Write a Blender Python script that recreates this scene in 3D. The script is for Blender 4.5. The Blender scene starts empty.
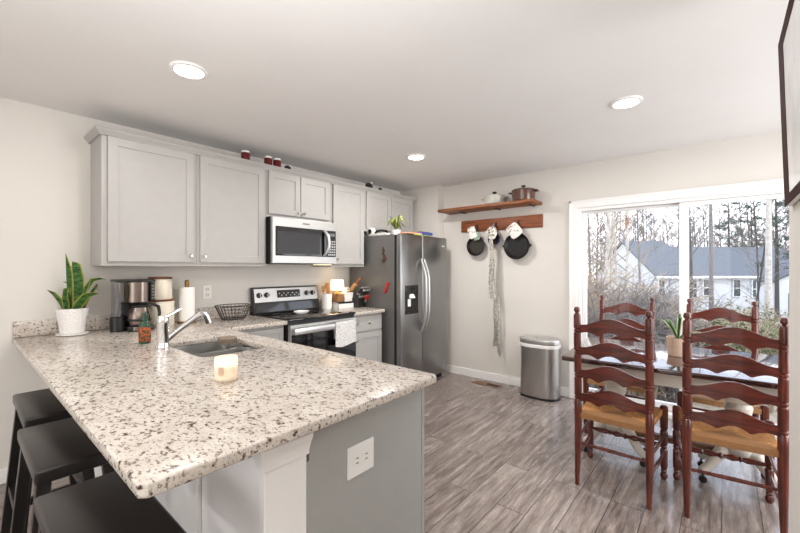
import bpy, bmesh, math, random
from mathutils import Vector, Matrix
random.seed(7)
PI = math.pi
SC = bpy.context.scene
COL = SC.collection

# ------------------------------------------------------------------ camera, sky, lights, exposure
CAM = Vector((0.0, -3.473, 1.358)); YAW = math.radians(40.38); FPX = 380.5
cd = bpy.data.cameras.new('camera'); cam = bpy.data.objects.new('camera', cd); COL.objects.link(cam)
cam.location = CAM; cam.rotation_euler = (PI/2, 0, YAW - PI/2)
cd.sensor_width = 36.0; cd.lens = 36.0*FPX/800.0; cd.shift_y = (268.44-266.5)/800.0
cd.clip_start = 0.02; cd.clip_end = 400
SC.camera = cam

w = bpy.data.worlds.new('sky'); SC.world = w; w.use_nodes = True
wn = w.node_tree.nodes; wl = w.node_tree.links
bg = wn['Background']; bg.inputs['Strength'].default_value = 2.6
tc = wn.new('ShaderNodeTexCoord'); sx = wn.new('ShaderNodeSeparateXYZ'); rp = wn.new('ShaderNodeValToRGB')
wl.new(tc.outputs['Generated'], sx.inputs[0]); wl.new(sx.outputs['Z'], rp.inputs[0]); wl.new(rp.outputs[0], bg.inputs['Color'])
rp.color_ramp.elements[0].position = 0.0; rp.color_ramp.elements[0].color = (0.93, 0.95, 0.98, 1)
rp.color_ramp.elements[1].position = 0.5; rp.color_ramp.elements[1].color = (0.62, 0.74, 0.95, 1)

def light(name, kind, loc, rot, energy, color=(1, 1, 1), **k):
    l = bpy.data.lights.new(name, kind); l.energy = energy; l.color = color
    for a, b in k.items(): setattr(l, a, b)
    o = bpy.data.objects.new(name, l); o.location = loc; o.rotation_euler = rot; COL.objects.link(o)
    return o
light('sun', 'SUN', (0, 0, 20), (math.radians(38), math.radians(-22), 0), 1.0, (1, 0.96, 0.9), angle=0.05)
# unseen fill lamps added around the room, and a sky portal at the glass door
light('rear_fill_light', 'AREA', (-2.9, -2.4, 1.45), (0, math.radians(-90), 0), 32, (0.95, 0.97, 1.0), shape='RECTANGLE', size=1.9, size_y=2.4)  # added lamp out of view, fills from the living-room side; no window built
light('ceiling_fill_light', 'AREA', (-0.2, -3.05, 1.45), (math.radians(180), 0, 0), 30, (0.95, 0.98, 1.0), shape='RECTANGLE', size=1.6, size_y=1.1)  # added lamp beside the camera, aimed up to brighten the ceiling
light('nook_fill_light', 'AREA', (2.9, -5.4, 1.3), (math.radians(90), 0, 0), 58, (0.95, 0.97, 1.0), shape='RECTANGLE', size=2.0, size_y=1.7)  # added lamp out of view, brightens the back wall and dining side; no window built
light('glass_door_portal', 'AREA', (4.40, -3.23, 1.0), (0, math.radians(90), 0), 1, shape='RECTANGLE', size=1.95, size_y=1.8).data.cycles.is_portal = True
SC.view_settings.view_transform = 'Standard'; SC.view_settings.look = 'None'
SC.view_settings.gamma = 1.0; SC.view_settings.use_curve_mapping = False
SC.view_settings.exposure = 0.4

# ------------------------------------------------------------------ materials
def lin(c):
    return tuple(((v/255)/12.92 if v/255 <= 0.04045 else ((v/255+0.055)/1.055)**2.4) for v in c) + (1,)
MATS = {}
class NT:
    def __init__(s, name):
        m = bpy.data.materials.new(name); m.use_nodes = True
        s.m = m; s.n = m.node_tree.nodes; s.l = m.node_tree.links; s.b = s.n['Principled BSDF']; s.out = s.n['Material Output']
        s.tc = s.n.new('ShaderNodeTexCoord')
    def new(s, t, **k):
        o = s.n.new('ShaderNode'+t)
        for a, b in k.items(): setattr(o, a, b)
        return o
    def mapped(s, scale=(1, 1, 1), rot=(0, 0, 0)):
        mp = s.new('Mapping'); mp.inputs['Scale'].default_value = scale; mp.inputs['Rotation'].default_value = rot
        s.l.new(s.tc.outputs['Object'], mp.inputs[0]); return mp.outputs[0]
    def noise(s, vec, scale, detail=4, rough=0.5):
        n = s.new('TexNoise'); n.inputs['Scale'].default_value = scale; n.inputs['Detail'].default_value = detail; n.inputs['Roughness'].default_value = rough
        s.l.new(vec, n.inputs['Vector']); return n.outputs['Fac']
    def ramp(s, fac, stops):
        r = s.new('ValToRGB'); e = r.color_ramp.elements
        while len(e) < len(stops): e.new(0.5)
        for k, (p, c) in enumerate(stops):
            e[k].position = p; e[k].color = c if len(c) == 4 else lin(c)
        s.l.new(fac, r.inputs[0]); return r.outputs[0]
    def mix(s, fac, a, b, blend='MIX'):
        x = s.new('Mix', data_type='RGBA', blend_type=blend)
        for sock, v in ((x.inputs[0], fac), (x.inputs[6], a), (x.inputs[7], b)):
            if hasattr(v, 'is_linked'): s.l.new(v, sock)
            else: sock.default_value = v
        return x.outputs[2]
    def bump(s, h, strength=0.2, dist=0.01):
        b = s.new('Bump'); b.inputs['Strength'].default_value = strength; b.inputs['Distance'].default_value = dist
        s.l.new(h, b.inputs['Height']); s.l.new(b.outputs[0], s.b.inputs['Normal'])
    def set(s, **k):
        for a, v in k.items():
            sock = s.b.inputs[a.replace('_', ' ')]
            if hasattr(v, 'is_linked'): s.l.new(v, sock)
            else: sock.default_value = v
        return s
def mat(name, rgb, rough=0.5, metal=0.0, var=0.06, scale=12, stretch=(1, 1, 1), bump=0, **k):
    t = NT(name); c = lin(rgb)
    f = t.noise(t.mapped(stretch), scale)
    lo = tuple(max(0, v*(1-var)) for v in c[:3])+(1,); hi = tuple(min(1, v*(1+var)) for v in c[:3])+(1,)
    t.set(Base_Color=t.ramp(f, [(0.3, lo), (0.7, hi)]), Roughness=rough, Metallic=metal)
    for a, v in k.items(): t.set(**{a: v})
    if bump: t.bump(f, bump)
    MATS[name] = t.m; return t.m
def emit(name, rgb, strength):
    t = NT(name); t.set(Base_Color=lin(rgb), Emission_Color=lin(rgb), Emission_Strength=strength); MATS[name] = t.m; return t.m
def wood(name, dark, light_, rough=0.4, axis='x', scale=6, coat=0.0):
    t = NT(name)
    st = {'x': (0.6, 8, 8), 'y': (8, 0.6, 8), 'z': (8, 8, 0.6)}[axis]
    f = t.noise(t.mapped(st), scale, 5, 0.6); g = t.noise(t.mapped((1, 1, 1)), 5, 2)
    mid = tuple((a+b)/2 for a, b in zip(dark, light_)); c = t.mix(t.ramp(g, [(0.35, (0, 0, 0, 1)), (0.65, (0.6, 0.6, 0.6, 1))]), t.ramp(f, [(0.34, dark), (0.66, light_)]), lin(mid))
    t.set(Base_Color=c, Roughness=rough, Coat_Weight=coat); t.bump(f, 0.08); MATS[name] = t.m; return t.m
def glass(name, tint=(1, 1, 1, 1), gloss=0.12):
    t = NT(name); tr = t.new('BsdfTransparent'); gl = t.new('BsdfGlossy'); mx = t.new('MixShader'); fr = t.new('LayerWeight'); mu = t.new('Math', operation='MULTIPLY')
    tr.inputs[0].default_value = tint; gl.inputs['Roughness'].default_value = 0.02
    pw = t.new('Math', operation='POWER'); pw.inputs[1].default_value = 4.0; t.l.new(fr.outputs['Facing'], pw.inputs[0])
    mu.operation = 'MULTIPLY_ADD'; mu.inputs[1].default_value = 0.75; mu.inputs[2].default_value = gloss*0.35; t.l.new(pw.outputs[0], mu.inputs[0]); mu.use_clamp = True
    t.l.new(mu.outputs[0], mx.inputs[0]); t.l.new(tr.outputs[0], mx.inputs[1]); t.l.new(gl.outputs[0], mx.inputs[2]); t.l.new(mx.outputs[0], t.out.inputs[0])
    MATS[name] = t.m; return t.m

M = MATS
mat('wall_paint', (222, 217, 210), 0.9, var=0.015, scale=3)
mat('ceiling_paint', (232, 229, 227), 0.95, var=0.012, scale=3)
mat('trim_white', (244, 242, 240), 0.45, var=0.01)
mat('knee_white', (244, 242, 242), 0.6, var=0.01)
mat('cabinet_gray', (174, 171, 167), 0.42, var=0.02)
mat('cabinet_side_gray', (166, 166, 163), 0.5, var=0.02)
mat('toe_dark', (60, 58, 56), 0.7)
mat('steel', (196, 195, 193), 0.28, 1.0, 0.05, 30, (1, 1, 14))
mat('fridge_steel', (158, 158, 158), 0.3, 1.0, 0.05, 30, (14, 14, 1))
mat('fridge_side', (118, 116, 114), 0.38, 0.3, 0.03)
mat('dark_steel', (128, 116, 108), 0.25, 1.0, 0.05, 30, (14, 14, 1))
mat('chrome', (225, 225, 226), 0.08, 1.0, 0.01)
mat('nickel', (190, 186, 180), 0.25, 1.0, 0.02)
mat('bright_steel', (200, 199, 197), 0.34, 0.85, 0.03, 30, (1, 14, 14))
mat('black_glass', (12, 12, 13), 0.06, 0, 0.02, Specular_IOR_Level=0.7)
mat('black_plastic', (22, 21, 21), 0.35)
mat('black_iron', (32, 30, 30), 0.42, 0.3, 0.15, 40, bump=0.1)
mat('pan_inside', (58, 52, 44), 0.5, 0.2, 0.2, 30)
mat('stool_black', (26, 22, 21), 0.32, 0, 0.2, 10, (1, 6, 1))
mat('white_plastic', (240, 239, 236), 0.4, var=0.01)
mat('ceramic_white', (238, 235, 230), 0.35, var=0.02)
mat('ceramic_cream', (232, 222, 203), 0.35, var=0.03)
mat('paper_white', (244, 242, 237), 0.9, var=0.02, scale=40, bump=0.1)
mat('table_paint', (214, 207, 196), 0.5, var=0.03)
mat('soil', (58, 44, 34), 0.95, var=0.3, scale=60)
mat('terracotta', (206, 176, 154), 0.75, var=0.06, scale=30)
mat('red_plastic', (200, 32, 24), 0.4)
mat('jam_red', (92, 20, 22), 0.2, var=0.2, scale=40)
mat('green_glass', (52, 92, 62), 0.12, Transmission_Weight=0.5)
mat('brass', (150, 118, 62), 0.35, 0.9)
mat('magnet_brown', (84, 60, 46), 0.6, var=0.2, scale=60)
mat('book_blue', (58, 78, 150), 0.5); mat('book_pink', (222, 160, 130), 0.6); mat('book_green', (170, 190, 90), 0.6); mat('book_red', (170, 40, 36), 0.5)
mat('wicker', (150, 108, 66), 0.8, var=0.3, scale=80, bump=0.4)
mat('pot_gray', (190, 188, 178), 0.3, var=0.04)
mat('pot_brown', (92, 58, 44), 0.15, var=0.1, Coat_Weight=0.5)
mat('pot_lid_brown', (78, 50, 40), 0.15, Coat_Weight=0.5)
mat('sage_cloth', (150, 168, 150), 0.9, var=0.08, scale=60)
mat('navy_iron', (48, 52, 92), 0.35)
mat('brush_bristle', (128, 112, 98), 0.9, var=0.25, scale=120, bump=0.6)
mat('wire_dark', (58, 50, 44), 0.45, 0.6)
mat('house_siding', (190, 191, 193), 0.7, var=0.02, scale=3, stretch=(1, 1, 20))
mat('house_trim', (235, 235, 235), 0.7)
mat('house_window', (52, 58, 66), 0.2)
mat('roof_shingle', (92, 94, 98), 0.9, var=0.5, scale=6, stretch=(3, 3, 9))
mat('bark_gray', (116, 110, 105), 0.9, var=0.35, scale=7, stretch=(4, 4, 1), bump=0.5)
mat('bark_pale', (186, 178, 168), 0.85, var=0.25, scale=6, stretch=(2, 2, 1.5), bump=0.4)
mat('bark_dark', (72, 66, 62), 0.9, var=0.35, scale=7, stretch=(4, 4, 1), bump=0.5)
mat('twig_gray', (120, 113, 108), 0.9, var=0.2); mat('twig_tan', (158, 140, 120), 0.9, var=0.2); mat('twig_pink', (126, 107, 103), 0.9, var=0.2)
mat('pine_green', (62, 78, 60), 0.9, var=0.3); mat('leaf_bush', (104, 110, 66), 0.8, var=0.4, scale=4); mat('moss_green', (122, 130, 56), 0.9, var=0.3)
mat('bark_orange', (140, 92, 58), 0.9, var=0.2)
mat('frame_brown', (58, 28, 22), 0.85, var=0.2, scale=40, Specular_IOR_Level=0.1)
mat('frame_silver', (215, 213, 210), 0.3, 0.4)
mat('frame_black', (38, 36, 38), 0.3)
mat('vent_wood', (120, 84, 60), 0.5, var=0.15, scale=30); mat('vent_dark', (24, 20, 18), 0.8)
mat('wick', (40, 30, 24), 0.9)
glass('window_glass', gloss=0.03); glass('clear_glass', (0.96, 0.97, 0.97, 1), 0.14); glass('tank_glass', (0.88, 0.88, 0.9, 1), 0.14)
t = NT('frosted_glass'); tr = t.new('BsdfTransparent'); df = t.new('BsdfTranslucent'); d2 = t.new('BsdfDiffuse'); m1 = t.new('MixShader'); m2 = t.new('MixShader')
df.inputs[0].default_value = lin((252, 244, 230)); d2.inputs[0].default_value = lin((250, 246, 240)); m1.inputs[0].default_value = 0.5; m2.inputs[0].default_value = 0.55
t.l.new(df.outputs[0], m1.inputs[1]); t.l.new(d2.outputs[0], m1.inputs[2]); t.l.new(tr.outputs[0], m2.inputs[1]); t.l.new(m1.outputs[0], m2.inputs[2]); t.l.new(m2.outputs[0], t.out.inputs[0]); M['frosted_glass'] = t.m
emit('lamp_lens', (255, 250, 240), 14.0); emit('flame', (255, 214, 150), 12.0)
t = NT('lamp_shade'); t.set(Base_Color=lin((250, 240, 222)), Roughness=0.9, Emission_Color=lin((255, 228, 186)), Emission_Strength=1.1); M['lamp_shade'] = t.m
t = NT('wax'); t.set(Base_Color=lin((250, 238, 214)), Roughness=0.6, Emission_Color=lin((255, 220, 170)), Emission_Strength=0.2); M['wax'] = t.m
wood('cherry', (48, 16, 10), (122, 48, 28), 0.3, 'z', 7, 0.3)
wood('cherry_slat', (52, 20, 14), (120, 50, 34), 0.32, 'y', 7, 0.3)
wood('oak_shelf', (84, 46, 24), (172, 106, 60), 0.55, 'y', 7)
wood('oak_rail', (74, 38, 18), (168, 92, 46), 0.55, 'y', 7)
wood('table_wood', (44, 26, 24), (84, 54, 48), 0.12, 'y', 6, 0.9)
wood('light_wood', (176, 122, 70), (222, 176, 116), 0.5, 'z', 6)
wood('lid_wood', (96, 56, 34), (140, 86, 54), 0.5, 'x', 6)
wood('honey_wood', (150, 84, 34), (204, 128, 60), 0.45, 'z', 6)

def granite():
    t = NT('granite')
    v = t.mapped((1, 0.62, 1), (0, 0, 0.35))
    big = t.noise(v, 18, 3); mid = t.noise(v, 75, 4, 0.55); fine = t.noise(v, 150, 3, 0.6)
    vo = t.new('TexVoronoi'); vo.inputs['Scale'].default_value = 120; t.l.new(v, vo.inputs['Vector'])
    base = t.ramp(big, [(0.25, (182, 172, 161)), (0.5, (200, 190, 179)), (0.75, (212, 205, 197))])
    base = t.mix(0.25, base, t.ramp(vo.outputs['Distance'], [(0.1, (150, 139, 130)), (0.6, (216, 208, 199))]))
    gray = t.ramp(mid, [(0.545, (0, 0, 0, 1)), (0.60, (1, 1, 1, 1))])
    c = t.mix(gray, base, lin((146, 132, 121)))
    dk = t.ramp(fine, [(0.625, (0, 0, 0, 1)), (0.665, (1, 1, 1, 1))])
    c = t.mix(dk, c, lin((72, 54, 46)))
    dk2 = t.ramp(mid, [(0.635, (0, 0, 0, 1)), (0.67, (1, 1, 1, 1))])
    c = t.mix(dk2, c, lin((66, 52, 48)))
    t.set(Base_Color=c, Roughness=0.18, Specular_IOR_Level=0.5); M['granite'] = t.m
granite()
def floorm():
    t = NT('floor_planks')
    br = t.new('TexBrick'); br.offset = 0.37; br.squash = 1
    for a, v in (('Scale', 1.0), ('Mortar Size', 0.0022), ('Mortar Smooth', 0.2), ('Bias', 0.0), ('Brick Width', 1.25), ('Row Height', 0.165)): br.inputs[a].default_value = v
    br.inputs['Color1'].default_value = (0, 0, 0, 1); br.inputs['Color2'].default_value = (1, 1, 1, 1); br.inputs['Mortar'].default_value = (0.5, 0.5, 0.5, 1)
    t.l.new(t.tc.outputs['Object'], br.inputs['Vector'])
    # shift the grain per plank
    ad = t.new('VectorMath', operation='MULTIPLY_ADD'); t.l.new(br.outputs['Color'], ad.inputs[0]); ad.inputs[1].default_value = (7, 3, 5); t.l.new(t.tc.outputs['Object'], ad.inputs[2])
    mp = t.new('Mapping'); mp.inputs['Scale'].default_value = (1.3, 11, 1); t.l.new(ad.outputs[0], mp.inputs[0])
    g = t.noise(mp.outputs[0], 3.2, 7, 0.65)
    mp2 = t.new('Mapping'); mp2.inputs['Scale'].default_value = (2.0, 34, 1); t.l.new(ad.outputs[0], mp2.inputs[0])
    g2 = t.noise(mp2.outputs[0], 5, 4, 0.6)
    c1 = t.ramp(g, [(0.33, (58, 46, 42)), (0.43, (106, 92, 85)), (0.53, (146, 133, 126)), (0.68, (192, 181, 174))])
    c = t.mix(0.28, c1, t.ramp(g2, [(0.36, (70, 57, 52)), (0.6, (166, 154, 147))]))
    c = t.mix(0.25, c, t.ramp(br.outputs['Color'], [(0.0, (104, 88, 80)), (1.0, (172, 160, 152))]))
    c = t.mix(br.outputs['Fac'], c, lin((52, 44, 40)))
    t.set(Base_Color=c, Roughness=t.ramp(g, [(0.2, (0.36, 0.36, 0.36, 1)), (0.8, (0.2, 0.2, 0.2, 1))]))
    t.set(Coat_Weight=0.25, Coat_Roughness=0.15)
    t.bump(t.mix(br.outputs['Fac'], t.ramp(g2, [(0, (0.5, 0.5, 0.5, 1)), (1, (1, 1, 1, 1))]), (0, 0, 0, 1)), 0.15, 0.004); M['floor_planks'] = t.m
floorm()
def rush():
    t = NT('rush_weave'); sp = t.new('SeparateXYZ'); t.l.new(t.tc.outputs['Object'], sp.inputs[0])
    def ma(op, a, b=None):
        m = t.new('Math', operation=op)
        for k, v in enumerate((a, b)):
            if v is None: continue
            if hasattr(v, 'is_linked'): t.l.new(v, m.inputs[k])
            else: m.inputs[k].default_value = v
        return m.outputs[0]
    ax = ma('ABSOLUTE', ma('SUBTRACT', sp.outputs['X'], 0.2)); ay = ma('ABSOLUTE', sp.outputs['Y'])
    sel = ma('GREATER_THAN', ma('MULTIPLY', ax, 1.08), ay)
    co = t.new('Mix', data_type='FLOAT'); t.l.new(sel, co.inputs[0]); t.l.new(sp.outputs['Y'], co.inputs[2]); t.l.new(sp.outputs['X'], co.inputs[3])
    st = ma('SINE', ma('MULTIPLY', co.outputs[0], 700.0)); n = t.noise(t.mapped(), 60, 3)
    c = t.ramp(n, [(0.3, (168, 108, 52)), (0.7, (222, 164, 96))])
    c = t.mix(sel, c, t.mix(ma('MULTIPLY', ma('LESS_THAN', sp.outputs['X'], 0.2), 0.75), t.mix(0.4, c, lin((226, 186, 140))), lin((128, 84, 44))))  # colour carries shade under the slats on the rear triangle, sheen on the front
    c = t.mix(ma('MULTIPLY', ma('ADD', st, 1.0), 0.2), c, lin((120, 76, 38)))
    t.set(Base_Color=c, Roughness=0.7); t.bump(st, 0.35, 0.003); M['rush_weave'] = t.m
rush()
def printed(name, base, ink, scale, thr=0.6):
    t = NT(name); f = t.noise(t.mapped(), scale, 2); f2 = t.noise(t.mapped((1, 1, 1)), scale*2.3, 1)
    c = t.mix(t.ramp(f, [(thr, (0, 0, 0, 1)), (thr+0.03, (1, 1, 1, 1))]), lin(base), t.ramp(f2, [(0.45, ink), (0.6, base)]))
    t.set(Base_Color=c, Roughness=0.95); M[name] = t.m
printed('mitt_print', (238, 232, 222), (60, 50, 44), 38, 0.5)
printed('mitt_leaf', (240, 236, 230), (150, 138, 126), 26, 0.54)
printed('apron_cloth', (214, 210, 200), (150, 146, 136), 42, 0.48)
printed('towel_cloth', (226, 224, 220), (186, 184, 182), 90, 0.46)
printed('bottle_label', (60, 74, 50), (188, 84, 48), 40, 0.45)
def leaf():
    t = NT('snake_leaf'); at = t.new('Attribute', attribute_name='edge'); 
    n = t.noise(t.mapped((2, 2, 7)), 14, 3)
    g = t.ramp(n, [(0.35, (38, 78, 40)), (0.6, (92, 146, 66))])
    t.set(Base_Color=t.mix(t.ramp(at.outputs['Fac'], [(0.70, (0, 0, 0, 1)), (0.86, (1, 1, 1, 1))]), g, lin((204, 196, 96))), Roughness=0.35); M['snake_leaf'] = t.m
    t = NT('spider_leaf'); at = t.new('Attribute', attribute_name='edge')
    t.set(Base_Color=t.mix(t.ramp(at.outputs['Fac'], [(0.45, (0, 0, 0, 1)), (0.6, (1, 1, 1, 1))]), lin((206, 210, 128)), lin((112, 138, 58))), Roughness=0.5); M['spider_leaf'] = t.m
    t = NT('table_leaf'); at = t.new('Attribute', attribute_name='edge')
    t.set(Base_Color=t.mix(t.ramp(at.outputs['Fac'], [(0.6, (0, 0, 0, 1)), (0.7, (1, 1, 1, 1))]), lin((62, 116, 62)), lin((214, 220, 180))), Roughness=0.4); M['table_leaf'] = t.m
leaf()
def woven_pot():
    t = NT('dimpled_pot'); v = t.new('TexVoronoi'); v.inputs['Scale'].default_value = 75; t.l.new(t.mapped(), v.inputs['Vector'])
    t.set(Base_Color=lin((236, 232, 228)), Roughness=0.5); t.bump(v.outputs['Distance'], 0.8, 0.006); M['dimpled_pot'] = t.m
woven_pot()
def ground():
    t = NT('leaf_litter'); n = t.noise(t.mapped(), 0.5, 6, 0.7); n2 = t.noise(t.mapped(), 9, 5, 0.7)
    c = t.mix(0.5, t.ramp(n, [(0.35, (146, 138, 110)), (0.65, (176, 158, 138))]), t.ramp(n2, [(0.35, (96, 84, 70)), (0.65, (206, 190, 170))]))
    t.set(Base_Color=c, Roughness=1.0); M['leaf_litter'] = t.m
ground()
def art():
    t = NT('print_gray'); n = t.noise(t.mapped((1, 1, 1)), 2.2, 5, 0.6)
    t.set(Base_Color=t.ramp(n, [(0.4, (196, 194, 194)), (0.6, (222, 220, 219))]), Roughness=0.08, Specular_IOR_Level=0.7); M['print_gray'] = t.m
art()

# ------------------------------------------------------------------ mesh helpers
class MB:
    def __init__(s): s.bm = bmesh.new(); s.edge = {}
    def _bev(s, vs, bev, seg=2):
        if bev > 0:
            es = list({e for v in vs for e in v.link_edges})
            bmesh.ops.bevel(s.bm, geom=es, offset=bev, segments=seg, affect='EDGES', profile=0.5)
    def box(s, x0, x1, y0, y1, z0, z1, bev=0.0, seg=2):
        vs = [s.bm.verts.new((x, y, z)) for x in (x0, x1) for y in (y0, y1) for z in (z0, z1)]
        for f in ((0, 1, 3, 2), (4, 6, 7, 5), (0, 4, 5, 1), (2, 3, 7, 6), (0, 2, 6, 4), (1, 5, 7, 3)): s.bm.faces.new([vs[i] for i in f])
        s._bev(vs, bev, seg); return s
    def hexa(s, pts, bev=0.0):   # pts: bottom 4 (ccw) then top 4
        vs = [s.bm.verts.new(p) for p in pts]
        for f in ((3, 2, 1, 0), (4, 5, 6, 7), (0, 1, 5, 4), (1, 2, 6, 5), (2, 3, 7, 6), (3, 0, 4, 7)): s.bm.faces.new([vs[i] for i in f])
        s._bev(vs, bev); return s
    def prism(s, poly, axis, a, b, bev=0.0):   # poly in the two other axes (cyclic order x,y,z)
        def P(u, v, h): return {'x': (h, u, v), 'y': (u, h, v), 'z': (u, v, h)}[axis]
        A = [s.bm.verts.new(P(u, v, a)) for u, v in poly]; B = [s.bm.verts.new(P(u, v, b)) for u, v in poly]; n = len(poly)
        s.bm.faces.new(A); s.bm.faces.new(B[::-1])
        for i in range(n): s.bm.faces.new((A[i], B[i], B[(i+1) % n], A[(i+1) % n]))
        s._bev(A+B, bev, 1); return s
    def tube(s, pts, rad, n=8, cap=True):
        pts = [Vector(p) for p in pts]; rad = rad if isinstance(rad, (list, tuple)) else [rad]*len(pts)
        rings = []; ref = None
        for i, p in enumerate(pts):
            d = (pts[min(i+1, len(pts)-1)] - pts[max(i-1, 0)])
            if d.length < 1e-9: d = Vector((0, 0, 1))
            d.normalize()
            if ref is None: ref = d.orthogonal().normalized()
            else:
                ref = ref - d*ref.dot(d)
                ref = ref.normalized() if ref.length > 1e-6 else d.orthogonal().normalized()
            q = d.cross(ref)
            rings.append([s.bm.verts.new(p + (ref*math.cos(2*PI*k/n)+q*math.sin(2*PI*k/n))*rad[i]) for k in range(n)])
        for a, b in zip(rings, rings[1:]):
            for k in range(n): s.bm.faces.new((a[k], a[(k+1) % n], b[(k+1) % n], b[k]))
        if cap and n > 2:
            s.bm.faces.new(rings[0][::-1]); s.bm.faces.new(rings[-1])
        return s
    def cyl(s, p0, p1, r0, r1=None, n=24): return s.tube([p0, p1], [r0, r0 if r1 is None else r1], n)
    def lathe(s, c, prof, n=24, axis='z', squash=(1, 1), ring=False):   # prof: (r, h)
        rings = []
        if ring and prof[0] == prof[-1]: prof = prof[:-1]
        for r, h in prof:
            if r < 1e-6: r = 1e-6
            ring = []
            for k in range(n):
                a = 2*PI*k/n; u = r*math.cos(a)*squash[0]; v = r*math.sin(a)*squash[1]
                q = {'z': (u, v, h), 'x': (h, u, v), 'y': (v, h, u)}[axis]
                ring.append(s.bm.verts.new((c[0]+q[0], c[1]+q[1], c[2]+q[2])))
            rings.append(ring)
        for a, b in zip(rings, rings[1:]):
            for k in range(n): s.bm.faces.new((a[k], a[(k+1) % n], b[(k+1) % n], b[k]))
        if ring:
            for k in range(n): s.bm.faces.new((rings[-1][k], rings[-1][(k+1) % n], rings[0][(k+1) % n], rings[0][k]))
            return s
        if prof[0][0] > 1e-6: s.bm.faces.new(rings[0][::-1])
        if prof[-1][0] > 1e-6: s.bm.faces.new(rings[-1])
        return s
    def sheet(s, grid, thick=0.0, normal=None):   # grid of points [i][j]; solid if thick
        V = [[s.bm.verts.new(p) for p in row] for row in grid]
        fs = []
        for i in range(len(V)-1):
            for j in range(len(V[0])-1): fs.append(s.bm.faces.new((V[i][j], V[i+1][j], V[i+1][j+1], V[i][j+1])))
        if thick:
            bmesh.ops.recalc_face_normals(s.bm, faces=fs)
            bmesh.ops.solidify(s.bm, geom=fs, thickness=thick)
        return s
    def blade(s, pts, widths, side, curl=0.15, thick=0.002):   # strap leaf with an 'edge' attribute
        lay = s.bm.verts.layers.float.get('edge') or s.bm.verts.layers.float.new('edge')
        pts = [Vector(p) for p in pts]; side = Vector(side).normalized(); rows = []
        for i, p in enumerate(pts):
            d = (pts[min(i+1, len(pts)-1)]-pts[max(i-1, 0)]).normalized(); sd = (side - d*side.dot(d)).normalized(); nr = d.cross(sd)
            row = []
            for k in range(5):
                u = (k-2)/2.0; v = s.bm.verts.new(p + sd*u*widths[i]*0.5 + nr*(u*u*curl*widths[i])); v[lay] = abs(u); row.append(v)
            rows.append(row)
        fs = []
        for a, b in zip(rows, rows[1:]):
            for k in range(4): fs.append(s.bm.faces.new((a[k], a[k+1], b[k+1], b[k])))
        if thick:
            bmesh.ops.solidify(s.bm, geom=fs, thickness=thick)
        return s
    def rot(s, m, verts=None):
        bmesh.ops.transform(s.bm, matrix=m, verts=verts or s.bm.verts[:]); return s

def wloc(o):
    v = Vector((0, 0, 0))
    while o is not None: v = v + o.location; o = o.parent
    return v
def build(name, mb, m, parent=None, origin=None, smooth=True, angle=35, label=None):
    me = bpy.data.meshes.new(name); bm = mb.bm
    off = wloc(parent) if parent is not None else Vector(origin or (0, 0, 0))
    if off.length > 0: bmesh.ops.translate(bm, vec=-off, verts=bm.verts[:])
    bmesh.ops.recalc_face_normals(bm, faces=bm.faces[:])
    bm.to_mesh(me); bm.free()
    if smooth and len(me.polygons):
        me.polygons.foreach_set('use_smooth', [True]*len(me.polygons))
        me.set_sharp_from_angle(angle=math.radians(angle))
    me.materials.append(M[m] if isinstance(m, str) else m)
    o = bpy.data.objects.new(name, me); COL.objects.link(o)
    if parent is not None: o.parent = parent
    elif origin: o.location = origin
    if label: o['label'] = label
    return o
def tag(o, label, cat, group=None):
    o['label'] = label; o['category'] = cat
    if group: o['group'] = group
    return o
def thing(name, label, cat, loc=(0, 0, 0), group=None):
    o = bpy.data.objects.new(name, None); o.empty_display_size = 0.05; COL.objects.link(o); o.location = loc
    return tag(o, label, cat, group)
def struct(name, mb, m, parent=None):
    o = build(name, mb, m, parent, smooth=False)
    if parent is None: o['kind'] = 'structure'
    return o
def copy_tree(o, parent=None):
    c = o.copy(); COL.objects.link(c)
    if parent is not None: c.parent = parent
    for ch in list(o.children): copy_tree(ch, c)
    return c
def at(px, Z, z=None, py=None):   # a place on the ground plan, Z metres ahead of the camera
    t = (px-400)/FPX; c, s_ = math.cos(YAW), math.sin(YAW)
    zz = z if z is not None else CAM.z - (py-268.44)/FPX*Z
    return Vector((CAM.x+Z*(c+t*s_), CAM.y+Z*(s_-t*c), zz))

# ------------------------------------------------------------------ the room
BX = 4.22; H = 2.44; RY = -3.657; RE = 2.0; XR = -3.0; YR = -5.5
DY0, DY1, DZ = -2.31, -4.15, 1.985          # door opening in the back wall
struct('floor', MB().box(XR, BX+0.14, YR, 0.1, -0.1, 0), 'floor_planks')
struct('ceiling', MB().box(XR, BX+0.14, YR, 0.1, H, H+0.12), 'ceiling_paint')
struct('wall_left', MB().box(XR, BX+0.14, 0, 0.1, 0, H), 'wall_paint')
m = MB(); m.box(BX, BX+0.14, DY0, 0, 0, H); m.box(BX, BX+0.14, YR, DY1, 0, H); m.box(BX, BX+0.14, DY1, DY0, DZ, H)
struct('wall_back', m, 'wall_paint')
struct('wall_alcove', MB().box(4.085, BX, -0.645, 0, 0, H), 'wall_paint')
struct('wall_right', MB().box(XR, RE, RY-0.12, RY, 0, H, 0.004), 'wall_paint')
struct('wall_side', MB().box(XR, BX+0.14, YR-0.1, YR, 0, H), 'wall_paint')
struct('wall_front', MB().box(XR-0.1, XR, YR, 0.1, 0, H), 'wall_paint')
def baseb(name, boxes):
    m = MB()
    for b in boxes: m.box(*b, 0, 0.095, 0.004); 
    struct(name, m, 'trim_white')
baseb('baseboard_back', [(BX-0.016, BX-0.0005, -2.24, -0.6455), (BX-0.03, BX-0.016, -2.24, -0.66)][:1])
baseb('baseboard_alcove', [(4.069, 4.0845, -0.66, -0.02), (4.069, BX-0.017, -0.661, -0.6455)][1:])
baseb('baseboard_left', [(XR, 0.5, -0.016, -0.0005)])
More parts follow.
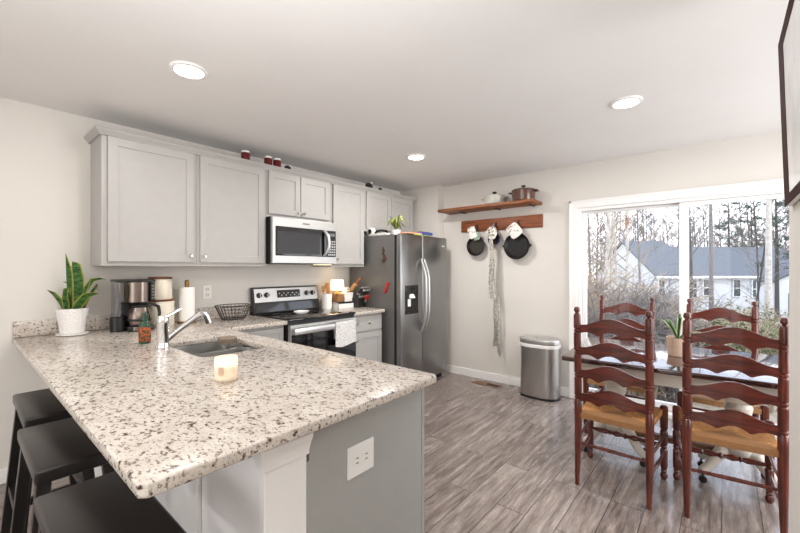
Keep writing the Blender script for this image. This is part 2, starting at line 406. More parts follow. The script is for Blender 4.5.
# door casing
m = MB()
cw = 0.075
m.box(BX-0.022, BX-0.0005, DY0-0.002, DY0+cw, 0, DZ+cw, 0.003); m.box(BX-0.022, BX-0.0005, DY1-cw, DY1+0.002, 0, DZ+cw, 0.003)
m.box(BX-0.022, BX-0.0005, DY1, DY0, DZ-0.002, DZ+cw, 0.003)
m.box(BX-0.03, BX-0.02, DY0+cw-0.022, DY0+cw, 0, DZ+cw, 0.003); m.box(BX-0.03, BX-0.02, DY1-cw, DY0+cw, DZ+cw-0.022, DZ+cw, 0.003)
struct('trim_1', m, 'trim_white')
# sliding glass door: frame, fixed panel, sliding panel
m = MB(); fx0, fx1 = BX+0.001, BX+0.12; e = 0.0005
m.box(fx0, fx1, DY0-0.03, DY0-e, 0.001, DZ-e); m.box(fx0, fx1, DY1+e, DY1+0.03, 0.001, DZ-e)
m.box(fx0, fx1, DY1+0.03, DY0-0.03, DZ-0.032, DZ-e); m.box(fx0-0.02, fx1, DY1+0.03, DY0-0.03, 0.001, 0.035)
door = struct('door_1', m, 'trim_white')
def panel(name, x0, x1, ya, yb, st):
    m = MB(); zt, zb = DZ-0.034, 0.037
    m.box(x0, x1, ya-st, ya, zb, zt, 0.004); m.box(x0, x1, yb, yb+st, zb, zt, 0.004)
    m.box(x0, x1, yb+st, ya-st, zt-st*0.6, zt, 0.004); m.box(x0, x1, yb+st, ya-st, zb, zb+0.075, 0.004)
    p = build(name, m, 'trim_white', door, smooth=False)
    xm = (x0+x1)/2
    build('glass_pane', MB().box(xm-0.002, xm+0.002, yb+st-0.002, ya-st+0.002, zb+0.073, zt-st*0.6+0.002), 'window_glass', p, smooth=False)
    return p
panel('fixed_panel', BX+0.065, BX+0.105, DY0-0.032, -3.235, 0.04)
pn = panel('sliding_panel', BX+0.018, BX+0.058, -3.168, DY1+0.032, 0.062)

# knee wall carrying the bar side of the peninsula
m = MB(); m.box(0.572, 0.6945, -2.47, -0.001, 0, 0.878)
kw = struct('wall_knee', m, 'knee_white')
m = MB(); m.box(0.562, 0.703, -2.5, -2.471, 0, 0.79, 0.003); build('end_trim', m, 'trim_white', kw, smooth=False)
m = MB(); z0 = 0.79
prof = [(0.0, z0), (0.008, z0+0.003), (0.009, z0+0.014), (0.014, z0+0.035), (0.022, z0+0.055), (0.025, z0+0.07), (0.025, 0.8785)]
for (o0, za), (o1, zb) in zip(prof, prof[1:]):
    if abs(zb-za) < 1e-4: continue
    a0, a1, b0, b1 = 0.562-o0, 0.703+o0*0.25, 0.562-o1, 0.703+o1*0.25
    m.hexa([(a0, -2.501-o0, za), (a1, -2.501-o0, za), (a1, -2.468, za), (a0, -2.468, za), (b0, -2.501-o1, zb), (b1, -2.501-o1, zb), (b1, -2.468, zb), (b0, -2.468, zb)])
build('capital', m, 'trim_white', kw, smooth=False)
m = MB(); m.box(0.556, 0.5715, -2.065, -1.55, 0.0, 0.878, 0.003); build('wall_panel', m, 'trim_white', kw, smooth=False)

# ------------------------------------------------------------------ kitchen cabinets
def shaker(m, x0, x1, z0, z1, yf, th=0.02, rail=0.058):   # a door or drawer front whose face is the plane y = yf
    yb = yf+th
    m.box(x0+0.004, x1-0.004, yf+0.008, yb, z0+0.004, z1-0.004)
    m.box(x0, x0+rail, yf, yb-0.0005, z0, z1, 0.002); m.box(x1-rail, x1, yf, yb-0.0005, z0, z1, 0.002)
    m.box(x0+rail-0.002, x1-rail+0.002, yf, yb-0.0005, z0, z0+rail, 0.002); m.box(x0+rail-0.002, x1-rail+0.002, yf, yb-0.0005, z1-rail, z1, 0.002)
def knob(x, z, yf, parent):
    build('knob', MB().lathe((x, yf, z), [(0.006, 0.0), (0.005, -0.012), (0.013, -0.018), (0.015, -0.024), (0.011, -0.03), (0, -0.031)], 16, 'y'), 'nickel', parent)
def uppers(x0, x1, z0, z1, doors, label, depth=0.308):
    c = thing('wall_cabinet', label, 'cabinet', ((x0+x1)/2, 0, z0), 'wall cabinets')
    m = MB(); m.box(x0, x1, -depth, -0.001, z0, z1, 0.002); build('cabinet_body', m, 'cabinet_gray', c, smooth=False)
    for a, b, kx, kz in doors:
        d = MB(); shaker(d, a, b, z0+0.03, z1-0.035, -depth-0.0205); dd = build('door', d, 'cabinet_gray', c, smooth=False)
        if kx is not None: knob(kx, kz, -depth-0.0205, dd)
    return c
ZT = 2.285
uppers(0.643, 1.2445, 1.376, ZT, [(0.675, 1.222, 1.192, 1.455)], 'gray single-door wall cabinet above the coffee maker, at the open left end of the row')
uppers(1.2455, 1.8445, 1.376, ZT, [(1.267, 1.820, 1.298, 1.455)], 'gray single-door shaker wall cabinet above the paper towel, left of the microwave')
uppers(1.8455, 2.5895, 1.83, ZT, [(1.862, 2.199, 2.172, 1.895), (2.207, 2.562, 2.236, 1.895)], 'short two-door gray wall cabinet directly above the microwave')
uppers(2.5905, 3.0795, 1.376, ZT, [(2.612, 3.06, 2.65, 1.455)], 'tall narrow gray wall cabinet between the microwave and the refrigerator')
uppers(3.0805, 3.985, 1.79, ZT, [(3.106, 3.527, None, 0), (3.533, 3.96, None, 0)], 'two-door gray wall cabinet above the refrigerator')
# crown moulding along the cabinet tops
m = MB(); x0, x1, yf = 0.643, 3.985, -0.308
prof = [(0.0, 2.2515), (0.014, 2.253), (0.016, 2.261), (0.022, 2.268), (0.031, 2.279), (0.036, 2.288), (0.038, 2.289), (0.038, 2.297)]
for (o0, za), (o1, zb) in zip(prof, prof[1:]):
    for s_ in ('f', 'l', 'r'):
        if s_ == 'f': m.hexa([(x0-o0, yf-o0-0.001, za), (x1+o0, yf-o0-0.001, za), (x1, yf-0.001, za), (x0, yf-0.001, za), (x0-o1, yf-o1-0.001, zb), (x1+o1, yf-o1-0.001, zb), (x1, yf-0.001, zb), (x0, yf-0.001, zb)])
        elif s_ == 'l' : m.hexa([(x0-o0-0.001, yf-o0, za), (x0-0.001, yf, za), (x0-0.001, -0.002, za), (x0-o0-0.001, -0.002, za), (x0-o1-0.001, yf-o1, zb), (x0-0.001, yf, zb), (x0-0.001, -0.002, zb), (x0-o1-0.001, -0.002, zb)])
        else: m.hexa([(x1+0.001, yf, za), (x1+o0+0.001, yf-o0, za), (x1+o0+0.001, -0.002, za), (x1+0.001, -0.002, za), (x1+0.001, yf, zb), (x1+o1+0.001, yf-o1, zb), (x1+o1+0.001, -0.002, zb), (x1+0.001, -0.002, zb)])
m.box(x0-0.034, x1+0.034, yf-0.034, -0.003, 2.2885, 2.2965)
cr = build('crown_molding', m, 'cabinet_gray', smooth=False, origin=(2.3, -0.33, 2.2515)); tag(cr, 'gray crown molding running along the tops of the wall cabinets', 'molding')

# base cabinets
def base(x0, x1, y0, y1, label, cat='cabinet', name='base_cabinet', toe='y'):
    c = thing(name, label, cat, ((x0+x1)/2, (y0+y1)/2, 0), 'base cabinets'); return c
c = base(0.71, 1.30, -2.47, -0.66, 'gray base cabinet of the peninsula under the sink, its flat side panel facing the camera')
m = MB(); m.box(0.6955, 1.28, -2.466, -0.64, 0.1, 0.62, 0.002); m.box(0.6955, 1.28, -2.466, -1.62, 0.1, 0.878, 0.002); build('cabinet_body', m, 'cabinet_side_gray', c, smooth=False)
m = MB(); m.box(0.7035, 1.284, -2.499, -2.4665, 0, 0.764, 0.0); m.box(0.7135, 1.284, -2.499, -2.4665, 0.764, 0.878, 0.0); m.box(1.285, 1.303, -2.502, -2.46, 0, 0.878, 0.002); build('side_panel', m, 'cabinet_side_gray', c, smooth=False)
build('toe_kick', MB().box(0.70, 1.22, -2.466, -0.64, 0.0, 0.0995), 'toe_dark', c, smooth=False)
for i in range(4):
    ya = -2.46+i*0.45
    d = MB(); d.box(1.2805, 1.30, ya+0.01, ya+0.44, 0.12, 0.86, 0.002); d.box(1.298, 1.301, ya+0.07, ya+0.38, 0.2, 0.78, 0.001); build('door', d, 'cabinet_gray', c, smooth=False)
c = base(1.32, 1.84, -0.62, 0, 'gray base cabinet in the corner left of the stove')
build('cabinet_body', MB().box(0.6955, 1.838, -0.6, -0.002, 0.1, 0.878, 0.002), 'cabinet_gray', c, smooth=False)
build('toe_kick', MB().box(1.3, 1.838, -0.54, -0.002, 0, 0.0995), 'toe_dark', c, smooth=False)
d = MB(); shaker(d, 1.33, 1.825, 0.71, 0.855, -0.6205, rail=0.04); dd = build('drawer', d, 'cabinet_gray', c, smooth=False); knob(1.58, 0.785, -0.6205, dd)
d = MB(); shaker(d, 1.33, 1.825, 0.12, 0.69, -0.6205); dd = build('door', d, 'cabinet_gray', c, smooth=False); knob(1.37, 0.63, -0.6205, dd)
c = base(2.62, 3.06, -0.62, 0, 'gray base cabinet with one drawer over one door, between stove and refrigerator')
build('cabinet_body', MB().box(2.618, 3.06, -0.6, -0.002, 0.1, 0.878, 0.002), 'cabinet_gray', c, smooth=False)
build('toe_kick', MB().box(2.618, 3.06, -0.54, -0.002, 0, 0.0995), 'toe_dark', c, smooth=False)
d = MB(); d.box(2.632, 3.045, -0.6205, -0.6005, 0.705, 0.855, 0.003); dd = build('drawer', d, 'cabinet_gray', c, smooth=False); knob(2.84, 0.785, -0.6205, dd)
d = MB(); shaker(d, 2.632, 3.045, 0.12, 0.685, -0.6205); dd = build('door', d, 'cabinet_gray', c, smooth=False); knob(2.665, 0.62, -0.6205, dd)

# countertops
CT = 0.914; CB = 0.879
SX0, SX1, SY0, SY1 = 0.805, 1.175, -1.505, -0.945
def slab(name, outline, hole, m_):
    bm = bmesh.new()
    def edge(r): 
        vs = [bm.verts.new((x, y, 0)) for x, y in r]; return [bm.edges.new((vs[i], vs[(i+1) % len(vs)])) for i in range(len(vs))]
    es = edge(outline)
    if hole: es += edge(hole)
    bmesh.ops.triangle_fill(bm, use_beauty=True, edges=es)
    mb = MB(); mb.bm.free(); mb.bm = bm
    for v in bm.verts: v.co.z = CB
    r = bmesh.ops.extrude_face_region(bm, geom=bm.faces[:])
    for v in r['geom']:
        if isinstance(v, bmesh.types.BMVert): v.co.z = CT
    bmesh.ops.recalc_face_normals(bm, faces=bm.faces[:])
    es = [e for e in bm.edges if len(e.link_faces) == 2 and abs(e.verts[0].co.z-e.verts[1].co.z) < 1e-5 and e.calc_face_angle(0) > 1.0]
    bmesh.ops.bevel(bm, geom=es, offset=0.007, segments=3, affect='EDGES', profile=0.5)
    return mb
def rounded(x0, x1, y0, y1, r, n=5):
    out = []
    for cx, cy, a in ((x1-r, y1-r, 0), (x0+r, y1-r, 90), (x0+r, y0+r, 180), (x1-r, y0+r, 270)):
        for k in range(n+1):
            q = math.radians(a+90*k/n); out.append((cx+r*math.cos(q), cy+r*math.sin(q)))
    return out
ct = thing('countertop', 'speckled beige granite countertop of the L-shaped peninsula with the sink cut out', 'countertop', (0.78, -1.3, CB), None)
out = [(0.247, -0.002), (0.247, -2.55), (0.262, -2.565), (1.30, -2.565), (1.319, -2.546), (1.319, -0.65), (1.843, -0.65), (1.843, -0.002)]
build('slab', slab('slab', out, rounded(SX0, SX1, SY0, SY1, 0.06), None), 'granite', ct)
m = MB(); m.box(0.25, 1.843, -0.022, -0.002, CT+0.0005, CT+0.102, 0.004); build('backsplash', m, 'granite', ct)
ct2 = thing('countertop', 'short granite countertop piece between the stove and the refrigerator', 'countertop', (2.84, -0.32, CB), None)
build('slab', slab('slab', [(2.612, -0.002), (2.612, -0.65), (3.062, -0.65), (3.075, -0.637), (3.075, -0.002)], None, None), 'granite', ct2)
build('backsplash', MB().box(2.612, 3.075, -0.022, -0.002, CT+0.0005, CT+0.102, 0.004), 'granite', ct2)

# sink
sk = thing('kitchen_sink', 'undermount stainless double-bowl sink set into the granite peninsula', 'sink', ((SX0+SX1)/2, -1.22, 0.69))
def bowl(ya, yb, depth):
    m = MB(); x0, x1, zt = SX0-0.006, SX1+0.006, CB-0.001; zb = zt-depth
    a = rounded(x0, x1, ya, yb, 0.05); b = rounded(x0+0.012, x1-0.012, ya+0.012, yb-0.012, 0.045); c_ = rounded(x0+0.03, x1-0.03, ya+0.03, yb-0.03, 0.03)
    R = [[m.bm.verts.new((x, y, z)) for x, y in ring] for ring, z in ((a, zt), (b, zb+0.02), (c_, zb))]
    n = len(a); fs = []
    for p, q in zip(R, R[1:]):
        for k in range(n): fs.append(m.bm.faces.new((p[k], p[(k+1) % n], q[(k+1) % n], q[k])))
    fs.append(m.bm.faces.new(R[-1])); bmesh.ops.recalc_face_normals(m.bm, faces=fs)
    bmesh.ops.solidify(m.bm, geom=fs, thickness=0.0015)
    return m
build('bowl', bowl(SY0-0.006, -1.245, 0.19), 'steel', sk); build('bowl', bowl(-1.225, SY1+0.006, 0.19), 'steel', sk)
build('divider', MB().box(SX0+0.004, SX1-0.004, -1.246, -1.224, CB-0.04, CB-0.006, 0.006), 'steel', sk)
for y in (-1.38, -1.085): build('drain', MB().lathe((0.99, y, CB-0.189), [(0.042, 0), (0.042, 0.003), (0.03, 0.003), (0.02, 0.001), (0, 0.001)], 20), 'chrome', sk)
# faucet
fa = thing('faucet', 'chrome single-lever pull-out faucet behind the sink', 'faucet', (0.760, -1.09, CT))
build('body', MB().lathe((0.760, -1.09, CT+0.0006), [(0.036, 0.0), (0.036, 0.006), (0.03, 0.01), (0.03, 0.135), (0.031, 0.138), (0.031, 0.172), (0.027, 0.178), (0, 0.178)], 28), 'chrome', fa)
build('lever', MB().tube([(0.763, -1.09, CT+0.165), (0.793, -1.087, CT+0.18), (0.838, -1.083, CT+0.203), (0.856, -1.081, CT+0.211)], [0.011, 0.0085, 0.0075, 0.006], 10), 'chrome', fa)
sp = build('spout', MB().tube([(0.778, -1.09, CT+0.045), (0.803, -1.09, CT+0.064), (0.858, -1.09, CT+0.104), (0.918, -1.09, CT+0.146), (0.963, -1.09, CT+0.176)], [0.018, 0.017, 0.0155, 0.0155, 0.0165], 16), 'chrome', fa)
build('spray_head', MB().tube([(0.953, -1.09, CT+0.181), (0.973, -1.09, CT+0.178), (0.990, -1.09, CT+0.162), (1.008, -1.09, CT+0.115)], [0.018, 0.021, 0.021, 0.02], 16), 'chrome', fa)
# dish brush and a short steel peg in the sink
br = thing('dish_brush', 'round scrub brush with brown bristles upright on its steel stem in the sink', 'brush', (1.085, -1.17, 0.692))
build('handle', MB().tube([(1.085, -1.17, 0.692), (1.085, -1.17, 0.9)], [0.014, 0.014], 14), 'steel', br)
build('bristle_head', MB().lathe((1.085, -1.17, 0.9), [(0.03, 0), (0.05, 0.004), (0.054, 0.012), (0.054, 0.034), (0.048, 0.04), (0, 0.04)], 40), 'brush_bristle', br)
pg = build('sink_peg', MB().lathe((1.135, -1.30, 0.71), [(0.02, 0), (0.02, 0.12), (0.011, 0.13), (0.011, 0.15), (0, 0.151)], 16), 'steel', origin=(1.135, -1.30, 0.71))
pg.location.z = 0.7; tag(pg, 'small steel peg standing in the sink right of the dish brush', 'dispenser')

# ------------------------------------------------------------------ stove
X0, X1 = 1.8465, 2.6085
st = thing('stove', 'stainless electric range with a black glass cooktop and raised control panel', 'stove', ((X0+X1)/2, -0.35, 0))
build('body', MB().box(X0, X1, -0.645, -0.02, 0.02, 0.905, 0.003), 'black_plastic', st, smooth=False)
m = MB(); m.box(X0, X1, -0.675, -0.02, 0.9055, 0.924, 0.004); build('cooktop', m, 'black_glass', st)
m = MB(); m.prism([(-0.10, 0.9245), (-0.055, 1.165), (-0.02, 1.175), (-0.02, 0.9245)], 'x', X0, X1, 0.004); build('backguard', m, 'black_plastic', st, smooth=False)
def slant(xa, xb, za, zb, off, th=0.004):
    y = lambda z: -0.10+(z-0.9245)/(1.165-0.9245)*0.045
    return MB().hexa([(xa, y(za)-off-th, za), (xb, y(za)-off-th, za), (xb, y(za)-off, za), (xa, y(za)-off, za), (xa, y(zb)-off-th, zb), (xb, y(zb)-off-th, zb), (xb, y(zb)-off, zb), (xa, y(zb)-off, zb)], 0.001)
cp = build('control_panel', slant(X0+0.012, X1-0.012, 1.03, 1.16, 0.0005, 0.006), 'bright_steel', st, smooth=False)
build('lower_panel', slant(X0+0.012, X1-0.012, 0.935, 1.015, 0.0005, 0.004), 'black_glass', st, smooth=False)
build('display', slant(2.10, 2.37, 1.065, 1.14, 0.007, 0.002), 'black_glass', cp, smooth=False)
m = MB()
for k in range(10):
    zz = 1.085 if k % 2 else 1.105
    a = 2.12+k*0.025
    y = -0.10+(zz-0.9245)/0.2405*0.045
    m.box(a, a+0.012, y-0.0105, y-0.0085, zz, zz+0.006)
build('display_markings', m, 'white_plastic', cp, smooth=False)
for x in (1.905, 1.985, 2.452, 2.525):
    z = 1.098; y = -0.10+(z-0.9245)/0.2405*0.045-0.0065
    k = build('knob', MB().lathe((x, y, z), [(0.026, 0), (0.026, -0.006), (0.021, -0.008), (0.019, -0.026), (0, -0.028)], 20, 'y'), 'black_plastic', cp)
    build('knob_cap', MB().box(x-0.004, x+0.004, y-0.031, y-0.0265, z-0.018, z+0.018, 0.002), 'bright_steel', k, smooth=False)
for cx, cy, r in ((2.04, -0.5, 0.1), (2.42, -0.5, 0.085), (2.04, -0.25, 0.08), (2.42, -0.25, 0.1)):
    build('burner_ring', MB().lathe((cx, cy, 0.9242), [(r, 0), (r, 0.0004), (r-0.004, 0.0004), (r-0.004, 0)], 40, ring=True), 'fridge_side', st)
dr = build('oven_door', MB().box(X0+0.004, X1-0.004, -0.685, -0.6455, 0.235, 0.872, 0.004), 'bright_steel', st, smooth=False)
build('oven_window', MB().box(X0+0.012, X1-0.012, -0.6885, -0.6853, 0.27, 0.79, 0.003), 'black_glass', dr, smooth=False)
m = MB(); m.box(X0+0.01, X1-0.01, -0.742, -0.72, 0.795, 0.85, 0.008); m.box(X0+0.02, X0+0.05, -0.722, -0.6853, 0.80, 0.842); m.box(X1-0.05, X1-0.02, -0.722, -0.6853, 0.80, 0.842)
build('handle', m, 'bright_steel', dr)
build('drawer', MB().box(X0+0.004, X1-0.004, -0.68, -0.6455, 0.06, 0.228, 0.004), 'steel', st, smooth=False)
for x in (X0+0.05, X1-0.05):
    for y in (-0.6, -0.06): build('foot', MB().cyl((x, y, 0), (x, y, 0.0205), 0.018, n=12), 'black_plastic', st)
# dish towel over the oven handle
grid = []
for i in range(27):
    s_ = i/26.0
    row = []
    for j in range(13):
        u = j/12.0; x = 2.295+u*0.245; f = 0.004*math.sin(u*14+s_*1.5)*min(1, s_*2)
        if s_ < 0.22: t_ = s_/0.22; p = (x, -0.7155, 0.70+t_*0.1525)
        elif s_ < 0.32: t_ = (s_-0.22)/0.10; a = PI*t_; p = (x, -0.731+0.0155*math.cos(a), 0.8535+0.006*math.sin(a))
        else: t_ = (s_-0.32)/0.68; p = (x+0.012*(u-0.5)*t_, -0.7475-0.006*t_*0.5+f*0.6, 0.85-t_*0.215-0.012*math.sin(u*5)*t_)
        row.append(p)
    grid.append(row)
tw = build('dish_towel', MB().sheet(grid, 0.0025), 'towel_cloth', origin=(2.42, -0.73, 0.85)); tag(tw, 'white patterned dish towel hanging over the oven door handle', 'towel')
sr = build('spoon_rest', MB().lathe((2.16, -0.40, 0.9245), [(0.02, 0), (0.045, 0.004), (0.06, 0.02), (0.062, 0.03), (0.057, 0.03), (0.042, 0.01), (0, 0.008)], 28, squash=(1.3, 0.8)), 'ceramic_white', origin=(2.16, -0.40, 0.9245)); tag(sr, 'small white ceramic spoon rest lying on the black cooktop', 'spoon rest')

# ------------------------------------------------------------------ microwave
mw = thing('microwave', 'stainless over-the-range microwave mounted between the wall cabinets', 'microwave', (2.22, -0.2, 1.40))
X0, X1 = 1.8505, 2.5885; Z0, Z1 = 1.4, 1.828
build('body', MB().box(X0, X1, -0.37, -0.002, Z0, Z1, 0.003), 'black_plastic', mw, smooth=False)
fr = build('front_frame', MB().box(X0, X1, -0.405, -0.3705, Z0+0.006, Z1-0.002, 0.004), 'bright_steel', mw, smooth=False)
dw = build('door_glass', MB().box(X0+0.03, X0+0.605, -0.409, -0.4053, Z0+0.075, Z1-0.085, 0.003), 'black_glass', mw, smooth=False)
build('window_mesh', MB().box(X0+0.045, X0+0.52, -0.4105, -0.4092, Z0+0.095, Z1-0.13, 0.0), 'frame_black', dw, smooth=False)
cpn = build('control_panel', MB().box(X0+0.61, X1-0.012, -0.409, -0.4053, Z0+0.075, Z1-0.085, 0.002), 'black_plastic', mw, smooth=False)
m = MB()
for r in range(6):
    for q in range(4): m.box(X0+0.625+q*0.024, X0+0.641+q*0.024, -0.4102, -0.409, Z0+0.09+r*0.027, Z0+0.105+r*0.027)
build('keypad', m, 'steel', cpn, smooth=False)
build('clock_display', MB().box(X0+0.63, X0+0.71, -0.4102, -0.409, Z0+0.285, Z0+0.315), 'fridge_side', cpn, smooth=False)
pts = [(X0+0.565+0.0, -0.41, Z0+0.085), (X0+0.575, -0.43, Z0+0.10), (X0+0.592, -0.455, Z0+0.15), (X0+0.598, -0.462, Z0+0.21), (X0+0.592, -0.455, Z0+0.27), (X0+0.575, -0.43, Z0+0.325), (X0+0.565, -0.41, Z0+0.34)]
build('handle', MB().tube(pts, [0.012, 0.015, 0.017, 0.018, 0.017, 0.015, 0.012], 12), 'bright_steel', mw)
build('badge', MB().box(2.17, 2.25, -0.4062, -0.4052, Z1-0.05, Z1-0.036), 'fridge_side', mw, smooth=False)
build('under_light', MB().box(2.40, 2.56, -0.36, -0.26, Z0-0.008, Z0-0.0005), 'lamp_shade', mw, smooth=False)
# ------------------------------------------------------------------ refrigerator
fg = thing('refrigerator', 'stainless side-by-side refrigerator with an ice and water dispenser', 'refrigerator', (3.56, -0.4, 0))
X0, X1, ZF = 3.115, 4.005, 1.735
build('body', MB().box(X0+0.003, X1-0.003, -0.735, -0.03, 0.03, ZF-0.005, 0.004), 'fridge_side', fg, smooth=False)
dl = build('freezer_door', MB().box(X0, 3.497, -0.835, -0.768, 0.075, ZF, 0.012, 3), 'fridge_steel', fg)
drr = build('fridge_door', MB().box(3.505, X1, -0.835, -0.768, 0.075, ZF, 0.012, 3), 'fridge_steel', fg)
build('door_gasket', MB().box(X0+0.008, X1-0.008, -0.7675, -0.7355, 0.08, ZF-0.01), 'black_plastic', fg, smooth=False)
build('base_grille', MB().box(X0+0.02, X1-0.02, -0.77, -0.7355, 0.006, 0.07, 0.003), 'black_plastic', fg, smooth=False)
for x in (X0+0.07, X1-0.07):
    for y in (-0.68, -0.1): build('foot', MB().cyl((x, y, 0), (x, y, 0.0305), 0.02, n=12), 'black_plastic', fg)
for s_, x, par in ((-1, 3.474, dl), (1, 3.528, drr)):
    pts = []; zz0, zz1 = 0.64, 1.465
    for k in range(13):
        u = k/12.0; b = math.sin(PI*u); pts.append((x, -0.842-0.055*min(1, b*1.6)-0.012*b, zz0+(zz1-zz0)*u))
    build('handle', MB().tube(pts, [0.013]+[0.0155]*11+[0.013], 12), 'bright_steel', par)
dp = build('dispenser', MB().box(3.185, 3.415, -0.8395, -0.8353, 0.855, 1.17, 0.003), 'black_plastic', dl, smooth=False)
build('control_pad', MB().box(3.20, 3.40, -0.842, -0.8396, 1.09, 1.16, 0.002), 'black_glass', dp, smooth=False)
m = MB(); m.hexa([(3.25, -0.868, 1.03), (3.33, -0.868, 1.03), (3.33, -0.8397, 1.03), (3.25, -0.8397, 1.03), (3.26, -0.85, 1.075), (3.32, -0.85, 1.075), (3.32, -0.8397, 1.075), (3.26, -0.8397, 1.075)], 0.002)
m.box(3.225, 3.27, -0.85, -0.8397, 0.94, 1.02, 0.003); build('paddle', m, 'white_plastic', dl, smooth=False)
build('drip_tray', MB().box(3.20, 3.40, -0.858, -0.8397, 0.862, 0.874, 0.002), 'black_plastic', dl, smooth=False)
build('badge', MB().box(3.90, 3.95, -0.8362, -0.8352, 1.625, 1.637), 'white_plastic', drr, smooth=False)
# magnets on its side
FXS = X0+0.003-0.0005
m = MB(); m.hexa([(FXS-0.014, -0.622, 1.085), (FXS-0.014, -0.59, 1.085), (FXS, -0.59, 1.085), (FXS, -0.622, 1.085), (FXS-0.014, -0.672, 1.205), (FXS-0.014, -0.642, 1.205), (FXS, -0.642, 1.205), (FXS, -0.672, 1.205)], 0.003)
o = build('magnetic_clip', m, 'red_plastic', origin=(FXS, -0.63, 1.14)); tag(o, 'bright red magnetic clip stuck on the side of the refrigerator', 'magnet')
mg = [(1.545, 0.016), (1.515, 0.020), (1.482, 0.017), (1.452, 0.022)]
m = MB()
pos = [(-0.58, 1.585, 0.014), (-0.585, 1.558, 0.02), (-0.575, 1.527, 0.017), (-0.593, 1.50, 0.02), (-0.61, 1.466, 0.02), (-0.583, 1.452, 0.024)]
for y, z, r in pos: m.lathe((FXS, y, z), [(r, 0), (r, -0.006), (r*0.6, -0.009), (0, -0.0095)], 14, 'x', (1.0, 1.15))
o = build('fridge_magnet', m, 'magnet_brown', origin=(FXS, -0.58, 1.5)); tag(o, 'dark brown figure-shaped magnet near the top of the refrigerator side', 'magnet')

# ------------------------------------------------------------------ things on the counters
C0 = CT+0.0005
# snake plant
px, py = 0.52, -0.15
p = thing('potted_snake_plant', 'snake plant in a white dimpled pot and saucer at the left end of the counter', 'plant', (px, py, C0))
pot = build('pot', MB().lathe((px, py, C0+0.012), [(0.058, 0), (0.064, 0.004), (0.084, 0.155), (0.085, 0.165), (0.078, 0.165), (0.074, 0.145), (0, 0.145)], 40), 'dimpled_pot', p)
build('saucer', MB().lathe((px, py, C0), [(0.07, 0), (0.084, 0.004), (0.086, 0.0115), (0, 0.0115)], 40), 'ceramic_white', p)
build('soil', MB().lathe((px, py, C0+0.157), [(0.07, 0), (0.07, 0.006), (0, 0.008)], 24), 'soil', p)
zb = C0+0.163
R_ = Vector((0.648, -0.7615, 0)); F_ = Vector((0.7615, 0.648, 0))
def L(r, f, z): return Vector((px, py, zb)) + R_*r + F_*f + Vector((0, 0, z))
leaves = [([(-0.022, 0.0, 0), (-0.03, 0.0, 0.12), (-0.034, 0.0, 0.25), (-0.046, 0.0, 0.385)], [0.036, 0.056, 0.062, 0.002]),
          ([(0.025, 0.01, 0), (0.032, 0.01, 0.11), (0.036, 0.0, 0.22), (0.03, -0.01, 0.30), (0.018, -0.02, 0.325)], [0.03, 0.05, 0.05, 0.042, 0.008]),
          ([(-0.03, -0.03, 0), (-0.055, -0.04, 0.06), (-0.085, -0.05, 0.11), (-0.115, -0.06, 0.14)], [0.035, 0.05, 0.036, 0.002]),
          ([(0.0, 0.03, 0), (0.0, 0.04, 0.12), (0.01, 0.04, 0.20), (0.025, 0.04, 0.26)], [0.025, 0.036, 0.026, 0.002]),
          ([(0.04, -0.02, 0), (0.07, -0.03, 0.07), (0.115, -0.04, 0.15), (0.165, -0.05, 0.215)], [0.03, 0.045, 0.04, 0.002]),
          ([(0.045, -0.04, 0), (0.09, -0.05, 0.05), (0.14, -0.06, 0.10), (0.20, -0.06, 0.115), (0.225, -0.06, 0.112)], [0.03, 0.042, 0.034, 0.014, 0.003]),
          ([(0.035, 0.035, 0), (0.075, 0.04, 0.10), (0.13, 0.04, 0.17), (0.15, 0.035, 0.12)], [0.02, 0.032, 0.026, 0.002]),
          ([(0.02, 0.02, 0), (0.05, 0.04, 0.13), (0.09, 0.05, 0.20), (0.15, 0.05, 0.21), (0.19, 0.05, 0.205)], [0.02, 0.024, 0.022, 0.014, 0.002]),
          ([(-0.04, 0.02, 0), (-0.05, 0.03, 0.12), (-0.07, 0.04, 0.18), (-0.10, 0.04, 0.19)], [0.02, 0.028, 0.018, 0.002]),
          ([(-0.005, -0.045, 0), (-0.01, -0.05, 0.08), (0.005, -0.06, 0.14), (0.04, -0.07, 0.15), (0.05, -0.075, 0.11)], [0.02, 0.022, 0.02, 0.014, 0.002]),
          ([(0.01, -0.05, 0), (0.012, -0.055, 0.05), (0.02, -0.06, 0.10)], [0.02, 0.024, 0.003]),
          ([(-0.055, -0.0, 0), (-0.062, 0.0, 0.05), (-0.068, 0.0, 0.09)], [0.02, 0.024, 0.003])]
for i, (pts, wd) in enumerate(leaves):
    def fine(a):   # resample smoothly
        out = []; 
        for k in range(len(a)-1):
            for q in range(3): u = q/3; out.append([x+(y-x)*u for x, y in zip(a[k], a[k+1])] if isinstance(a[k], (tuple, list)) else a[k]+(a[k+1]-a[k])*u)
        out.append(a[-1]); return out
    P_ = [L(*q) for q in fine(pts)]; dr_ = pts[-1][0]-pts[0][0]; dz_ = pts[-1][2]-pts[0][2]
    side = R_*dz_ - Vector((0, 0, 1))*dr_ + F_*(0.5 if i % 2 else -0.35)*(abs(dz_)+abs(dr_)); wd = [q*1.3 for q in wd]
    build('leaf', MB().blade(P_, fine(wd), side, 0.18, 0.0025), 'snake_leaf', p)

